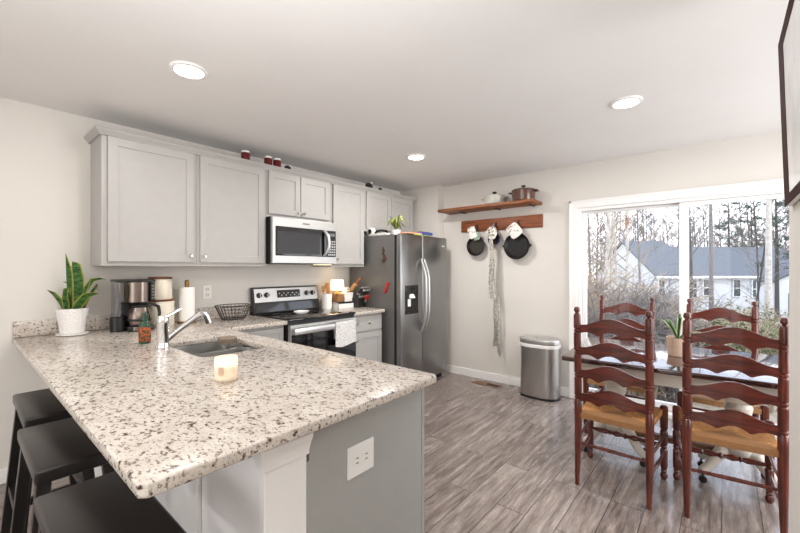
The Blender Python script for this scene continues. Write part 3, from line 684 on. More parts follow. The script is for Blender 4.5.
# coffee maker
cx0, cx1, cy0, cy1 = 0.715, 0.945, -0.335, -0.10
cm = thing('coffee_maker', 'black and stainless drip coffee maker with a glass carafe beside the snake plant', 'coffee maker', (0.83, -0.22, C0))
m = MB(); m.box(0.79, 0.95, -0.33, -0.10, C0, C0+0.035, 0.008); m.box(0.79, 0.95, -0.17, -0.10, C0+0.0345, C0+0.2, 0.006)
build('base', m, 'black_plastic', cm)
build('base_band', MB().lathe((0.872, -0.262, C0+0.006), [(0.086, 0), (0.086, 0.026), (0, 0.026)], 40), 'dark_steel', cm)
build('brew_head', MB().lathe((0.872, -0.235, C0+0.2), [(0.078, 0), (0.084, 0.004), (0.084, 0.145), (0, 0.145)], 40), 'dark_steel', cm)
build('lid', MB().box(0.735, 0.96, -0.325, -0.095, C0+0.3455, C0+0.365, 0.008), 'black_plastic', cm)
m = MB(); m.box(0.93, 0.957, -0.312, -0.25, C0+0.205, C0+0.342, 0.004); bp = build('button_panel', m, 'black_plastic', cm)
m = MB()
for k in range(5): m.box(0.935, 0.952, -0.3135, -0.312, C0+0.225+k*0.022, C0+0.233+k*0.022)
build('button', m, 'fridge_side', bp, smooth=False)
tk = build('water_tank', MB().lathe((0.755, -0.215, C0+0.105), [(0.036, 0), (0.038, 0.004), (0.038, 0.238), (0, 0.239)], 28), 'tank_glass', cm)
build('tank_base', MB().lathe((0.755, -0.215, C0), [(0.046, 0), (0.046, 0.10), (0.04, 0.1045), (0, 0.1045)], 28), 'black_plastic', cm)
ca = build('carafe', MB().lathe((0.872, -0.262, C0+0.0325), [(0.05, 0), (0.068, 0.01), (0.075, 0.05), (0.07, 0.095), (0.055, 0.125), (0.053, 0.132), (0, 0.132)], 32), 'dark_steel', cm)
build('lid', MB().lathe((0.872, -0.262, C0+0.165), [(0.056, 0), (0.058, 0.012), (0.045, 0.024), (0, 0.027)], 32), 'black_plastic', ca)
build('carafe_band', MB().lathe((0.872, -0.262, C0+0.07), [(0.0765, 0), (0.0775, 0.004), (0.0775, 0.012), (0.0765, 0.016)], 32, ring=True), 'black_plastic', ca)
hp = Vector((0.872, -0.262, C0)); hd = Vector((0.9, -0.45, 0)).normalized()
build('handle', MB().tube([hp+hd*q+Vector((0, 0, z)) for q, z in ((0.05, 0.178), (0.09, 0.182), (0.118, 0.165), (0.126, 0.12), (0.122, 0.06), (0.112, 0.045))], [0.009, 0.011, 0.012, 0.011, 0.009, 0.007], 10), 'black_plastic', ca)
# canisters
def canister(x, y, z, r, h, label):
    t_ = thing('canister', label, 'canister', (x, y, z), 'cream canisters by the coffee maker')
    build('jar', MB().lathe((x, y, z), [(r*0.96, 0), (r, 0.006), (r, h-0.02), (r-0.003, h-0.0155), (0, h-0.0155)], 40), 'ceramic_cream', t_)
    build('lid', MB().lathe((x, y, z+h-0.015), [(r+0.001, 0), (r+0.002, 0.003), (r+0.002, 0.012), (r-0.002, 0.015), (0, 0.015)], 40), 'lid_wood', t_)
canister(1.055, -0.13, C0, 0.088, 0.205, 'larger cream ceramic canister with a wooden lid, standing on the counter under a smaller one')
canister(1.048, -0.13, C0+0.2055, 0.08, 0.172, 'smaller cream ceramic canister with a wooden lid, stacked on top of the larger one')
# paper towels
p = thing('paper_towel_holder', 'white paper towel roll on an upright holder next to the cream canisters', 'paper towel', (1.245, -0.12, C0))
build('base', MB().lathe((1.245, -0.12, C0), [(0.07, 0), (0.07, 0.012), (0.066, 0.015), (0, 0.015)], 32), 'brass', p)
build('paper_roll', MB().lathe((1.245, -0.12, C0+0.0155), [(0.02, 0), (0.057, 0), (0.057, 0.275), (0.02, 0.275), (0.02, 0)], 40, ring=True), 'paper_white', p)
build('pole', MB().lathe((1.245, -0.12, C0+0.0155), [(0.012, 0), (0.012, 0.275), (0.017, 0.28), (0.017, 0.325), (0.012, 0.332), (0, 0.332)], 20), 'brass', p)
# wire basket
bx, by = 1.60, -0.19
p = thing('wire_basket', 'empty dark wire basket on the counter left of the stove', 'basket', (bx, by, C0))
m = MB()
def ring(z, a, b, r, n=40): m.tube([(bx+a*math.cos(2*PI*k/n), by+b*math.sin(2*PI*k/n), z) for k in range(n+1)], r, 6)
ring(C0+0.12, 0.155, 0.12, 0.004); build('rim', m, 'wire_dark', p); m = MB()
ring(C0+0.0035, 0.10, 0.075, 0.003); ring(C0+0.035, 0.117, 0.09, 0.002); ring(C0+0.065, 0.131, 0.10, 0.002); ring(C0+0.093, 0.144, 0.11, 0.002)
for k in range(28):
    a = 2*PI*k/28; c_, s_ = math.cos(a), math.sin(a)
    m.tube([(bx+0.10*c_, by+0.075*s_, C0+0.0035), (bx+0.127*c_, by+0.098*s_, C0+0.06), (bx+0.155*c_, by+0.12*s_, C0+0.12)], 0.002, 5)
for k in range(-4, 5):
    x = k*0.022; yy = 0.075*math.sqrt(max(0, 1-(x/0.10)**2)); m.tube([(bx+x, by-yy, C0+0.0035), (bx+x, by+yy, C0+0.0035)], 0.0018, 5)
build('wire_mesh', m, 'wire_dark', p)
# soap bottle
p = thing('soap_bottle', 'clear soap bottle with a colourful label and green top beside the faucet', 'bottle', (0.738, -0.86, C0))
sx_, sy_ = 0.738, -0.86
b = build('bottle_body', MB().lathe((sx_, sy_, C0), [(0.026, 0), (0.03, 0.005), (0.03, 0.10), (0.027, 0.118), (0.016, 0.132), (0.014, 0.138), (0, 0.138)], 28), 'green_glass', p)
build('label', MB().lathe((sx_, sy_, C0+0.012), [(0.0302, 0), (0.0308, 0.001), (0.0308, 0.085), (0.0302, 0.086)], 28, ring=True), 'bottle_label', b)
build('pump', MB().lathe((sx_, sy_, C0+0.1385), [(0.018, 0), (0.018, 0.03), (0.01, 0.033), (0.008, 0.045), (0, 0.046)], 20), 'green_glass', p)
# candle
kx, ky = 0.705, -1.965
p = thing('candle', 'lit candle in a glass jar on the peninsula counter', 'candle', (kx, ky, C0))
build('glass_jar', MB().lathe((kx, ky, C0), [(0.038, 0), (0.042, 0.004), (0.043, 0.092), (0.0405, 0.092), (0.0395, 0.008), (0, 0.008)], 36), 'frosted_glass', p)
wx = build('wax', MB().lathe((kx, ky, C0+0.0085), [(0.0385, 0), (0.039, 0.05), (0, 0.049)], 32), 'wax', p)
build('wick', MB().cyl((kx, ky, C0+0.057), (kx, ky, C0+0.07), 0.0012, n=6), 'wick', wx)
build('flame', MB().lathe((kx, ky, C0+0.066), [(0, 0), (0.005, 0.006), (0.0045, 0.012), (0, 0.024)], 12), 'flame', wx)
lb = MB(); a0 = math.radians(205)
lb.sheet([[(kx+0.0437*math.cos(a0+k*0.1), ky+0.0437*math.sin(a0+k*0.1), C0+z) for z in (0.03, 0.062)] for k in range(6)], 0.0006)
build('label', lb, 'terracotta', p)
cl = light('candle_glow', 'POINT', (kx, ky, C0+0.08), (0, 0, 0), 0.06, (1, 0.75, 0.5), shadow_soft_size=0.01)

# right of the stove
ux, uy = 2.672, -0.14
p = thing('utensil_crock', 'white utensil crock holding wooden spoons, right of the stove', 'crock', (ux, uy, C0))
build('crock', MB().lathe((ux, uy, C0), [(0.052, 0), (0.056, 0.004), (0.058, 0.165), (0.053, 0.165), (0.05, 0.01), (0, 0.01)], 32), 'ceramic_white', p)
for name, dx, dy, ex, ey, h, mt, wd in (('wooden_spatula', -0.01, -0.01, -0.012, -0.02, 0.285, 'honey_wood', 0.028), ('wooden_spoon', 0.015, 0.005, 0.022, -0.005, 0.24, 'honey_wood', 0.024), ('wooden_spoon', -0.02, 0.015, -0.034, 0.02, 0.25, 'light_wood', 0.024)):
    u = thing(name, {'wooden_spatula': 'tallest utensil in the white crock, a wide wooden spatula', 'wooden_spoon': 'wooden spoon standing in the white crock, %s the spatula' % ('right of' if dx > 0 else 'behind')}[name], 'utensil', (ux+dx, uy+dy, C0+0.0105), 'utensils in the crock')
    build('handle', MB().tube([(ux+dx, uy+dy, C0+0.011), (ux+ex, uy+ey, C0+h-0.07)], [0.006, 0.006], 8), mt, u)
    build('head', MB().lathe((ux+ex, uy+ey, C0+h-0.075), [(0.004, 0), (wd*0.8, 0.02), (wd, 0.045), (wd*0.9, 0.07), (0, 0.078)], 16, squash=(1, 0.3)), mt, u)
def book(x0, x1, y0, y1, z0, z1, cover, label, grp='stack of books under the lamp'):
    b = thing('book', label, 'book', ((x0+x1)/2, (y0+y1)/2, z0), grp)
    build('pages', MB().box(x0+0.004, x1-0.003, y0+0.004, y1-0.004, z0+0.003, z1-0.003), 'paper_white', b, smooth=False)
    m = MB(); m.box(x0, x1, y0, y1, z0, z0+0.0028); m.box(x0, x1, y0, y1, z1-0.0028, z1); m.box(x0, x1, y0, y0+0.0035, z0+0.0028, z1-0.0028); build('cover', m, cover, b, smooth=False)
book(2.755, 2.985, -0.255, -0.06, C0, C0+0.05, 'ceramic_white', 'thick white book lying at the bottom of the stack under the lamp')
book(2.75, 2.975, -0.25, -0.065, C0+0.0505, C0+0.068, 'black_plastic', 'thin black book lying on the thick white one')
wbx = thing('wicker_box', 'small brown wicker box on the stacked books, carrying the lamp', 'box', (2.80, -0.16, C0+0.0685))
build('box', MB().box(2.755, 2.845, -0.225, -0.10, C0+0.0685, C0+0.148, 0.006), 'wicker', wbx)
build('lid', MB().box(2.752, 2.848, -0.228, -0.097, C0+0.1485, C0+0.16, 0.004), 'wicker', wbx)
p = thing('recipe_box', 'white box on the stacked books, right of the wicker box', 'box', (2.92, -0.16, C0+0.0685))
build('box', MB().box(2.86, 2.98, -0.23, -0.10, C0+0.0685, C0+0.15, 0.003), 'ceramic_white', p, smooth=False); build('lid', MB().box(2.857, 2.983, -0.233, -0.097, C0+0.1505, C0+0.168, 0.003), 'ceramic_white', p, smooth=False)
p = thing('mug', 'small cream mug standing on the white recipe box', 'mug', (2.915, -0.165, C0+0.1685))
build('cup', MB().lathe((2.915, -0.165, C0+0.1685), [(0.026, 0), (0.03, 0.004), (0.032, 0.06), (0.029, 0.06), (0.026, 0.006), (0, 0.006)], 24), 'ceramic_cream', p)
build('handle', MB().tube([(2.943, -0.178, C0+0.182), (2.962, -0.188, C0+0.188), (2.966, -0.19, C0+0.202), (2.959, -0.187, C0+0.215), (2.942, -0.178, C0+0.218)], 0.0045, 8), 'ceramic_cream', p)
lx, ly, lz = 2.80, -0.165, C0+0.1605
p = thing('table_lamp', 'small lit table lamp with a white shade, standing on the wicker box', 'lamp', (lx, ly, lz))
build('base', MB().lathe((lx, ly, lz), [(0.034, 0), (0.036, 0.004), (0.03, 0.012), (0.018, 0.02), (0.014, 0.035), (0.007, 0.042), (0.006, 0.07), (0, 0.07)], 24), 'brass', p)
build('shade', MB().lathe((lx, ly, lz+0.04), [(0.083, 0), (0.07, 0.115), (0.068, 0.115), (0.081, 0)], 36, ring=True), 'lamp_shade', p)
build('bulb', MB().lathe((lx, ly, lz+0.07), [(0.008, 0), (0.01, 0.012), (0.02, 0.03), (0.016, 0.047), (0, 0.053)], 16), 'lamp_lens', p)
# knife block with knives
kx, ky = 3.04, -0.245; KB = -0.08
p = thing('knife_block', 'slanted black knife block against the refrigerator side', 'knife block', (kx, ky, C0))
tilt = Vector((0.0, -0.5, 0.866)); axx = Vector((1, 0, 0)); nrm = tilt.cross(axx)
build('block', MB().prism([(-0.24+KB, C0), (-0.27+KB, C0+0.10), (-0.20+KB, C0+0.165), (-0.10+KB, C0+0.05), (-0.10+KB, C0)], 'x', kx-0.075, kx+0.042, 0.004), 'black_plastic', p, smooth=False)
dirk = Vector((0.02, -0.67, 0.74)).normalized()
kn = 0
for r in range(2):
    for q in range(4):
        b0 = Vector((kx-0.058+q*0.028, -0.252+KB+r*0.03, C0+0.118+r*0.028))
        k_ = thing('knife', 'steel-banded black knife handle in the block, %s of the %s row' % (('leftmost', 'second', 'third', 'rightmost')[q], ('front', 'rear')[r]), 'knife', b0, 'knives in the block')
        build('handle', MB().tube([b0, b0+dirk*0.035, b0+dirk*0.10], [0.0105, 0.010, 0.0115], 8), 'black_plastic', k_)
        m = MB(); m.tube([b0-dirk*0.02, b0+dirk*0.028], [0.0112, 0.0112], 8); build('bolster', m, 'bright_steel', k_)
        m = MB(); m.tube([b0+dirk*0.10, b0+dirk*0.114], [0.012, 0.012], 8); build('end_cap', m, 'bright_steel', k_)
sc = thing('kitchen_scissors', 'red-handled kitchen scissors in the front of the knife block', 'scissors', (kx+0.02, -0.28+KB, C0+0.06))
for q in (-1, 1):
    c0 = Vector((kx+0.015+q*0.017, -0.30+KB, C0+0.115)); m = MB()
    m.tube([c0+Vector((0.016*math.cos(a), -0.02*math.sin(a)*0.7, 0.022*math.sin(a))) for a in [2*PI*k/16 for k in range(17)]], 0.005, 8); build('handle', m, 'red_plastic', sc)
m = MB(); m.tube([(kx+0.015, -0.285+KB, C0+0.09), (kx+0.015, -0.272+KB, C0+0.06)], [0.01, 0.008], 8); build('pivot', m, 'steel', sc)
p = thing('rolling_pin', 'pale wooden rolling pin leaning behind the knife block', 'rolling pin', (2.99, -0.07, C0))
q0, q1 = Vector((3.016, -0.12, C0+0.155)), Vector((3.04, -0.22, C0+0.27)); d_ = (q1-q0).normalized()
for n_, a, b_, r, mt in (('handle', -0.085, -0.002, 0.011, 'honey_wood'), ('barrel', 0.0, 0.15, 0.026, 'light_wood'), ('handle', 0.152, 0.24, 0.011, 'honey_wood')):
    build(n_, MB().tube([q0+d_*a, q0+d_*(a+0.008), q0+d_*(b_-0.008), q0+d_*b_], [r*0.7, r, r, r*0.7], 16), mt, p)
p.location = p.location  # stands on the counter behind the books

# wall outlets
def outlet(name, label, c, u, nrm_):
    o = thing(name, label, 'outlet', c, 'duplex outlets'); c = Vector(c); u = Vector(u); n_ = Vector(nrm_); v = Vector((0, 0, 1)) 
    def bx_(m, u0, u1, v0, v1, n0, n1, bev=0.0015):
        P = lambda a, b, d: c+u*a+v*b+n_*d
        m.hexa([P(u0, v0, n0), P(u1, v0, n0), P(u1, v1, n0), P(u0, v1, n0), P(u0, v0, n1), P(u1, v0, n1), P(u1, v1, n1), P(u0, v1, n1)], bev); return m
    return o, bx_
o, f = outlet('wall_outlet', 'white upright duplex outlet on the wall above the wire basket', (1.455, -0.0005, 1.15), (1, 0, 0), (0, -1, 0))
build('cover_plate', f(MB(), -0.036, 0.036, -0.058, 0.058, 0, 0.006), 'white_plastic', o, smooth=False)
for z in (-0.024, 0.024):
    r = build('receptacle', f(MB(), -0.017, 0.017, z-0.017, z+0.017, 0.006, 0.008, 0.001), 'ceramic_cream', o, smooth=False)
    m = MB(); f(m, -0.009, -0.006, z-0.005, z+0.007, 0.008, 0.0085, 0); f(m, 0.006, 0.009, z-0.005, z+0.007, 0.008, 0.0085, 0); build('slot', m, 'black_plastic', r, smooth=False)
o, f = outlet('wall_outlet', 'white sideways duplex outlet on the gray end panel of the peninsula', (0.929, -2.4995, 0.693), (1, 0, 0), (0, -1, 0))
build('cover_plate', f(MB(), -0.062, 0.062, -0.054, 0.054, 0, 0.006), 'white_plastic', o, smooth=False)
for x in (-0.022, 0.022):
    r = build('receptacle', f(MB(), x-0.017, x+0.017, -0.018, 0.018, 0.006, 0.008, 0.001), 'ceramic_white', o, smooth=False)
    m = MB(); f(m, x-0.005, x+0.006, -0.010, -0.007, 0.008, 0.0085, 0); f(m, x-0.005, x+0.006, 0.007, 0.010, 0.008, 0.0085, 0); build('slot', m, 'black_plastic', r, smooth=False)

# ------------------------------------------------------------------ things on top of the cabinets and the refrigerator
KZ = 2.2975
for x, lab in ((1.64, 'dark red jam jar on the cabinet tops, standing alone left of the other two'), (1.855, 'dark red jam jar on the cabinet tops, middle one of three'), (1.945, 'dark red jam jar on the cabinet tops, nearest the tiny figurine')):
    j = thing('jam_jar', lab, 'jar', (x, -0.325, KZ), 'jam jars on the cabinets')
    build('jar', MB().lathe((x, -0.325, KZ), [(0.032, 0), (0.036, 0.004), (0.036, 0.052), (0.031, 0.058), (0, 0.058)], 24), 'jam_red', j)
    build('lid', MB().lathe((x, -0.325, KZ+0.0585), [(0.033, 0), (0.033, 0.014), (0.031, 0.016), (0, 0.016)], 24), 'white_plastic', j)
def figurine(x, s_, lab):
    f_ = thing('figurine', lab, 'figurine', (x, -0.33, KZ), 'small dark figurines on the cabinets')
    build('body', MB().lathe((x, -0.33, KZ), [(0.018*s_, 0), (0.03*s_, 0.008*s_), (0.026*s_, 0.03*s_), (0.012*s_, 0.042*s_), (0, 0.044*s_)], 18, squash=(1.5, 0.8)), 'black_plastic', f_)
    build('head', MB().lathe((x+0.026*s_, -0.333, KZ+0.03*s_), [(0, 0), (0.013*s_, 0.008*s_), (0.013*s_, 0.018*s_), (0, 0.026*s_)], 14), 'white_plastic', f_)
figurine(2.055, 0.8, 'tiny dark figurine just right of the jam jars on the cabinet tops')
figurine(3.14, 1.3, 'largest dark figurine, on the cabinet tops above the refrigerator')
figurine(3.33, 0.7, 'tiny dark figurine at the right end of the cabinet tops')
FZ = 1.7305
p = thing('hand_mixer', 'white and black kitchen gadget lying on the left edge of the refrigerator top', 'mixer', (3.17, -0.44, FZ))
build('body', MB().box(3.135, 3.215, -0.60, -0.36, FZ, FZ+0.028, 0.01), 'ceramic_white', p)
build('grip', MB().tube([(3.17, -0.40, FZ+0.0285), (3.17, -0.42, FZ+0.055), (3.17, -0.50, FZ+0.062), (3.17, -0.575, FZ+0.05), (3.17, -0.59, FZ+0.0285)], 0.013, 10), 'black_plastic', p)
rg = build('motor_ring', MB().lathe((3.135, -0.345, FZ+0.052), [(0.03, 0), (0.052, 0.004), (0.052, 0.05), (0.03, 0.055)], 28, 'x', ring=True), 'white_plastic', p)
build('ring_core', MB().lathe((3.132, -0.345, FZ+0.052), [(0.03, 0), (0.03, 0.05), (0, 0.05)], 24, 'x'), 'black_plastic', rg)
qx, qy = 3.24, -0.66
p = thing('spider_plant', 'small spider plant in a white pot on top of the refrigerator', 'plant', (qx, qy, FZ))
build('pot', MB().lathe((qx, qy, FZ), [(0.04, 0), (0.045, 0.003), (0.055, 0.06), (0.05, 0.06), (0.047, 0.045), (0, 0.045)], 28), 'ceramic_white', p)
build('soil', MB().lathe((qx, qy, FZ+0.0455), [(0.046, 0), (0.045, 0.006), (0, 0.009)], 20), 'soil', p)
rr = random.Random(3)
for k in range(26):
    a = 2*PI*k/26+rr.uniform(-.15, .15); ln = rr.uniform(0.15, 0.26); up = rr.uniform(0.07, 0.19); d_ = Vector((math.cos(a), math.sin(a), 0))
    if d_.x > 0.5 or d_.y > 0.8: ln *= 0.7
    P_ = []
    for q in range(9):
        u = q/8; P_.append(Vector((qx, qy, FZ+0.052))+d_*ln*u**1.1 + Vector((0, 0, up*math.sin(min(1, u*1.2)*PI*0.75)*(1.15-0.5*u))))
    build('leaf', MB().blade(P_, [0.011, 0.015, 0.017, 0.017, 0.016, 0.014, 0.011, 0.007, 0.001], d_.cross(Vector((0, 0, 1))), 0.1, 0.0012), 'spider_leaf', p)
def mag(x0, x1, y0, y1, z0, h, cover, lab, rot=0):
    b = thing('magazine', lab, 'magazine', ((x0+x1)/2, (y0+y1)/2, z0), 'magazines on the refrigerator')
    build('pages', MB().box(x0+0.002, x1-0.004, y0+0.002, y1-0.004, z0+0.0016, z0+h-0.0016), 'paper_white', b, smooth=False)
    m = MB(); m.box(x0, x1, y0, y1, z0, z0+0.0014); m.box(x0, x1, y0, y1, z0+h-0.0014, z0+h); m.box(x0, x0+0.0016, y0, y1, z0+0.0014, z0+h-0.0014); m.box(x0+0.0016, x1, y0, y0+0.0016, z0+0.0014, z0+h-0.0014); build('cover', m, cover, b, smooth=False)
    b.rotation_euler.z = rot; return b
FD = ZF+0.0005
mag(3.36, 3.66, -0.83, -0.62, FD, 0.012, 'book_green', 'green-covered magazine lowest in the pile on the refrigerator')
mag(3.25, 3.49, -0.832, -0.63, FD+0.0125, 0.014, 'book_pink', 'pinkish orange magazine lying at the left of the refrigerator pile')
mag(3.495, 3.70, -0.835, -0.63, FD+0.0125, 0.032, 'book_blue', 'thick blue book lying on the right of the refrigerator pile')
mag(3.51, 3.68, -0.81, -0.64, FD+0.045, 0.008, 'wicker', 'thin brown magazine lying on the thick blue book')

# ------------------------------------------------------------------ shelf, rail, pans on the back wall
SY_, EY_ = -0.745, -1.95
p = thing('wall_shelf', 'rustic wooden wall shelf carrying two cooking pots', 'shelf', (4.08, -1.35, 2.045))
build('plank', MB().box(3.93, BX-0.001, EY_, SY_, 2.06, 2.092, 0.004), 'oak_shelf', p)
for y in (-0.98, -1.45, -1.86):
    build('bracket', MB().prism([(4.19, 1.99), (BX-0.001, 1.965), (BX-0.001, 2.0595), (4.0, 2.0595), (4.0, 2.052), (4.19, 2.04)], 'y', y-0.012, y+0.012) if False else MB().box(4.10, BX-0.001, y-0.012, y+0.012, 2.05, 2.0595), 'black_iron', p, smooth=False)
def dutch(cx, cy, r, h, body, lid, label, knob_, glassy=False):
    z = 2.0925
    t_ = thing('dutch_oven', label, 'pot', (cx, cy, z), 'pots on the wall shelf')
    b = build('pot_body', MB().lathe((cx, cy, z), [(r*0.86, 0), (r*0.93, 0.008), (r, h*0.75), (r*1.02, h), (r*0.97, h), (r*0.9, 0.012), (0, 0.012)], 36), body, t_)
    l_ = build('pot_lid', MB().lathe((cx, cy, z+h+0.0005), [(r*1.03, 0), (r*1.02, 0.008), (r*0.85, 0.018), (r*0.45, 0.026), (0, 0.028)], 36), lid, t_)
    build('lid_knob', MB().lathe((cx, cy, z+h+0.026), [(0.012, 0), (0.009, 0.012), (0.024, 0.022), (0.026, 0.03), (0.02, 0.036), (0, 0.038)], 20), knob_, l_)
    for s_ in (-1, 1):
        build('side_handle', MB().tube([(cx-0.035, cy+s_*(r*0.98), z+h-0.012), (cx-0.03, cy+s_*(r+0.03), z+h-0.01), (cx+0.03, cy+s_*(r+0.03), z+h-0.01), (cx+0.035, cy+s_*(r*0.98), z+h-0.012)], 0.0085, 8), lid if glassy else body, b)
dutch(4.06, -1.455, 0.125, 0.088, 'pot_gray', 'pot_gray', 'pale gray enamelled braising pot with a lid on the middle of the wall shelf', 'black_iron')
dutch(4.06, -1.80, 0.125, 0.115, 'pot_brown', 'pot_lid_brown', 'taller dark brown glassy pot with a lid at the right end of the wall shelf', 'pot_lid_brown', True)
p = thing('hook_rail', 'wooden board with hooks on the wall below the shelf', 'hook rail', (4.2, -1.44, 1.815))
build('board', MB().box(4.196, BX-0.001, -1.955, -0.928, 1.815, 1.957, 0.003), 'oak_rail', p)
HK = (-1.168, -1.412, -1.688)
for y in HK:
    build('hook', MB().tube([(4.1955, y, 1.91), (4.185, y, 1.905), (4.178, y, 1.875), (4.168, y, 1.862), (4.155, y, 1.87), (4.153, y, 1.885)], 0.0045, 8), 'black_iron', p)
def skillet(y, zc, r, body, inner, label, spouts=False):
    x0 = 4.128; s_ = thing('skillet', label, 'pan', (4.16, y, zc-r), 'pans on the hook rail')
    b = build('pan_body', MB().lathe((x0, y, zc), [(0, 0.042), (r*0.8, 0.042), (r*0.86, 0.038), (r, 0.0), (r-0.008, 0.0), (r*0.79, 0.033), (0, 0.034)], 44, 'x'), body, s_)
    build('cooking_surface', MB().lathe((x0, y, zc), [(r*0.77, 0.0335), (r*0.77, 0.0325), (0, 0.0325)], 40, 'x'), inner, b)
    if spouts:
        for q in (-1, 1):
            m = MB(); m.prism([(y+q*(r-0.012), zc-0.03), (y+q*(r+0.022), zc+0.004), (y+q*(r-0.012), zc+0.035)], 'x', x0-0.001, x0+0.022, 0.003); build('pour_spout', m, body, b)
    zh = 1.868
    m = MB(); m.tube([(x0+0.012, y, zc+r-0.006), (x0+0.016, y, (zc+r+zh)/2), (x0+0.02, y, zh-0.025)], [0.017, 0.013, 0.012], 10)
    m.tube([(x0+0.022+0.002, y+0.012*math.cos(a), zh-0.004+0.017*math.sin(a)) for a in [2*PI*k/16 for k in range(17)]], 0.005, 6)
    build('handle', m, body, s_)
    return x0
skillet(HK[0], 1.632, 0.122, 'black_iron', 'pan_inside', 'medium black skillet hanging left on the hook rail under a sage and white pot holder')
skillet(HK[1], 1.705, 0.078, 'navy_iron', 'black_iron', 'smallest skillet on the hook rail, behind the round patterned mitt in the middle')
skillet(HK[2], 1.612, 0.152, 'black_iron', 'black_iron', 'largest black skillet with two pour spouts, hanging right on the hook rail', True)
def mitt(y, z, wy, h, ang, mt, label, parts=(), rnd=False):
    t_ = thing('pot_holder', label, 'pot holder', (4.11, y, z-h/2), 'pot holders over the pan handles')
    m = MB()
    n = 16; ring = []
    for k in range(n*2):
        a = 2*PI*k/(n*2); c_, s_ = math.cos(a), math.sin(a); e = 1.0 if rnd else 0.45
        u = wy/2*math.copysign(abs(c_)**e, c_); v = h/2*math.copysign(abs(s_)**e, s_); ring.append((u, v))
    A = math.radians(ang); R2 = lambda u, v: (u*math.cos(A)-v*math.sin(A), u*math.sin(A)+v*math.cos(A))
    lay = []
    for x, s_ in ((4.122, 0.90), (4.113, 1.0), (4.102, 0.98), (4.096, 0.8)):
        lay.append([m.bm.verts.new((x, y+R2(u*s_, v*s_)[0], z+R2(u*s_, v*s_)[1])) for u, v in ring])
    N = len(ring)
    for a, b in zip(lay, lay[1:]):
        for k in range(N): m.bm.faces.new((a[k], a[(k+1) % N], b[(k+1) % N], b[k]))
    m.bm.faces.new(lay[0][::-1]); m.bm.faces.new(lay[-1])
    build('pad', m, mt, t_)
    a0 = R2(0, h/2-0.004)
    lp = MB(); lp.tube([(4.112, y+a0[0], z+a0[1]), (4.125, y*0.6+0.4*(y+a0[0]), z+a0[1]+0.018), (4.135, y+a0[0]*0.6, z+a0[1]+0.022), (4.15, y+a0[0]*0.2, z+a0[1]+0.01)], 0.003, 6); build('loop', lp, 'black_plastic', t_)
    return t_
t_ = mitt(-1.135, 1.795, 0.105, 0.15, -18, 'mitt_leaf', 'white leaf-print pot holder with a sage cloth, over the left pan handle')
m = MB(); m.hexa([(4.098, -1.24, 1.71), (4.098, -1.16, 1.695), (4.106, -1.16, 1.695), (4.106, -1.24, 1.71), (4.098, -1.225, 1.80), (4.098, -1.165, 1.80), (4.106, -1.165, 1.80), (4.106, -1.225, 1.80)], 0.003)
bmesh.ops.translate(m.bm, vec=(0.009, 0, 0), verts=m.bm.verts[:]); build('sage_lining', m, 'sage_cloth', t_)
mitt(-1.395, 1.775, 0.135, 0.16, 0, 'mitt_print', 'round black and white patterned pot holder over the middle pan handle', rnd=True)
mitt(-1.672, 1.785, 0.15, 0.165, -38, 'mitt_leaf', 'tilted white leaf-print pot holder over the large right pan')
# apron hanging in narrow folds
ap = thing('apron', 'thin patterned apron hanging in long folds from the middle hook', 'apron', (4.16, -1.42, 0.4))
def fold(y0, y1, w0, w1, z0, z1, seed, xoff=4.11):
    rr = random.Random(seed); g = []
    for i in range(25):
        u = i/24; row = []; wv = w0+(w1-w0)*u; yc = y0+(y1-y0)*u+0.006*math.sin(u*9+seed)
        for j in range(17):
            v = j/16-0.5; row.append((xoff+0.016*math.sin(v*22+seed+u*2.5)*min(1, 0.3+u), yc+v*wv, z0+(z1-z0)*u-0.015*math.sin(v*8+seed)*u))
        g.append(row)
    return MB().sheet(g, 0.002)
build('bib', fold(-1.41, -1.42, 0.045, 0.115, 1.69, 1.0, 2, 4.072), 'apron_cloth', ap)
build('tie', fold(-1.43, -1.435, 0.024, 0.035, 1.08, 0.46, 5, 4.125), 'apron_cloth', ap)
build('tie', fold(-1.475, -1.485, 0.014, 0.02, 1.02, 0.35, 8, 4.125), 'apron_cloth', ap)
build('neck_strap', MB().tube([(4.072, -1.405, 1.685), (4.084, -1.405, 1.75), (4.086, -1.41, 1.84), (4.14, -1.412, 1.884), (4.165, -1.412, 1.872)], 0.004, 6), 'apron_cloth', ap)

# ------------------------------------------------------------------ trash can and floor register
p = thing('trash_can', 'brushed steel oval trash can with a steel lid beside the glass door', 'trash can', (4.05, -1.985, 0))
def oval(m, prof, n=48, e=0.72):
    R = []
    for (sx_, z) in prof:
        ring = []
        for k in range(n):
            a = 2*PI*k/n; c_, s_ = math.cos(a), math.sin(a)
            ring.append(m.bm.verts.new((4.05+0.138*sx_*math.copysign(abs(c_)**e, c_), -1.985+0.205*sx_*math.copysign(abs(s_)**e, s_), z)))
        R.append(ring)
    for a, b in zip(R, R[1:]):
        for k in range(n): m.bm.faces.new((a[k], a[(k+1) % n], b[(k+1) % n], b[k]))
    m.bm.faces.new(R[0][::-1]); m.bm.faces.new(R[-1]); return m
build('base_ring', oval(MB(), [(0.985, 0), (0.985, 0.02)]), 'black_plastic', p)
build('can_body', oval(MB(), [(0.95, 0.0205), (0.965, 0.03), (0.965, 0.515), (0.96, 0.53)]), 'steel', p)
build('liner_rim', oval(MB(), [(0.975, 0.5305), (1.0, 0.535), (1.0, 0.562), (0.97, 0.566)]), 'white_plastic', p)
build('lid', oval(MB(), [(0.98, 0.5665), (1.0, 0.572), (1.0, 0.61), (0.98, 0.619), (0.955, 0.619), (0.945, 0.614), (0.5, 0.617)]), 'bright_steel', p)
build('lid_button', MB().lathe((4.05, -1.95, 0.617), [(0.006, 0), (0.006, 0.003), (0, 0.003)], 12), 'black_plastic', p)
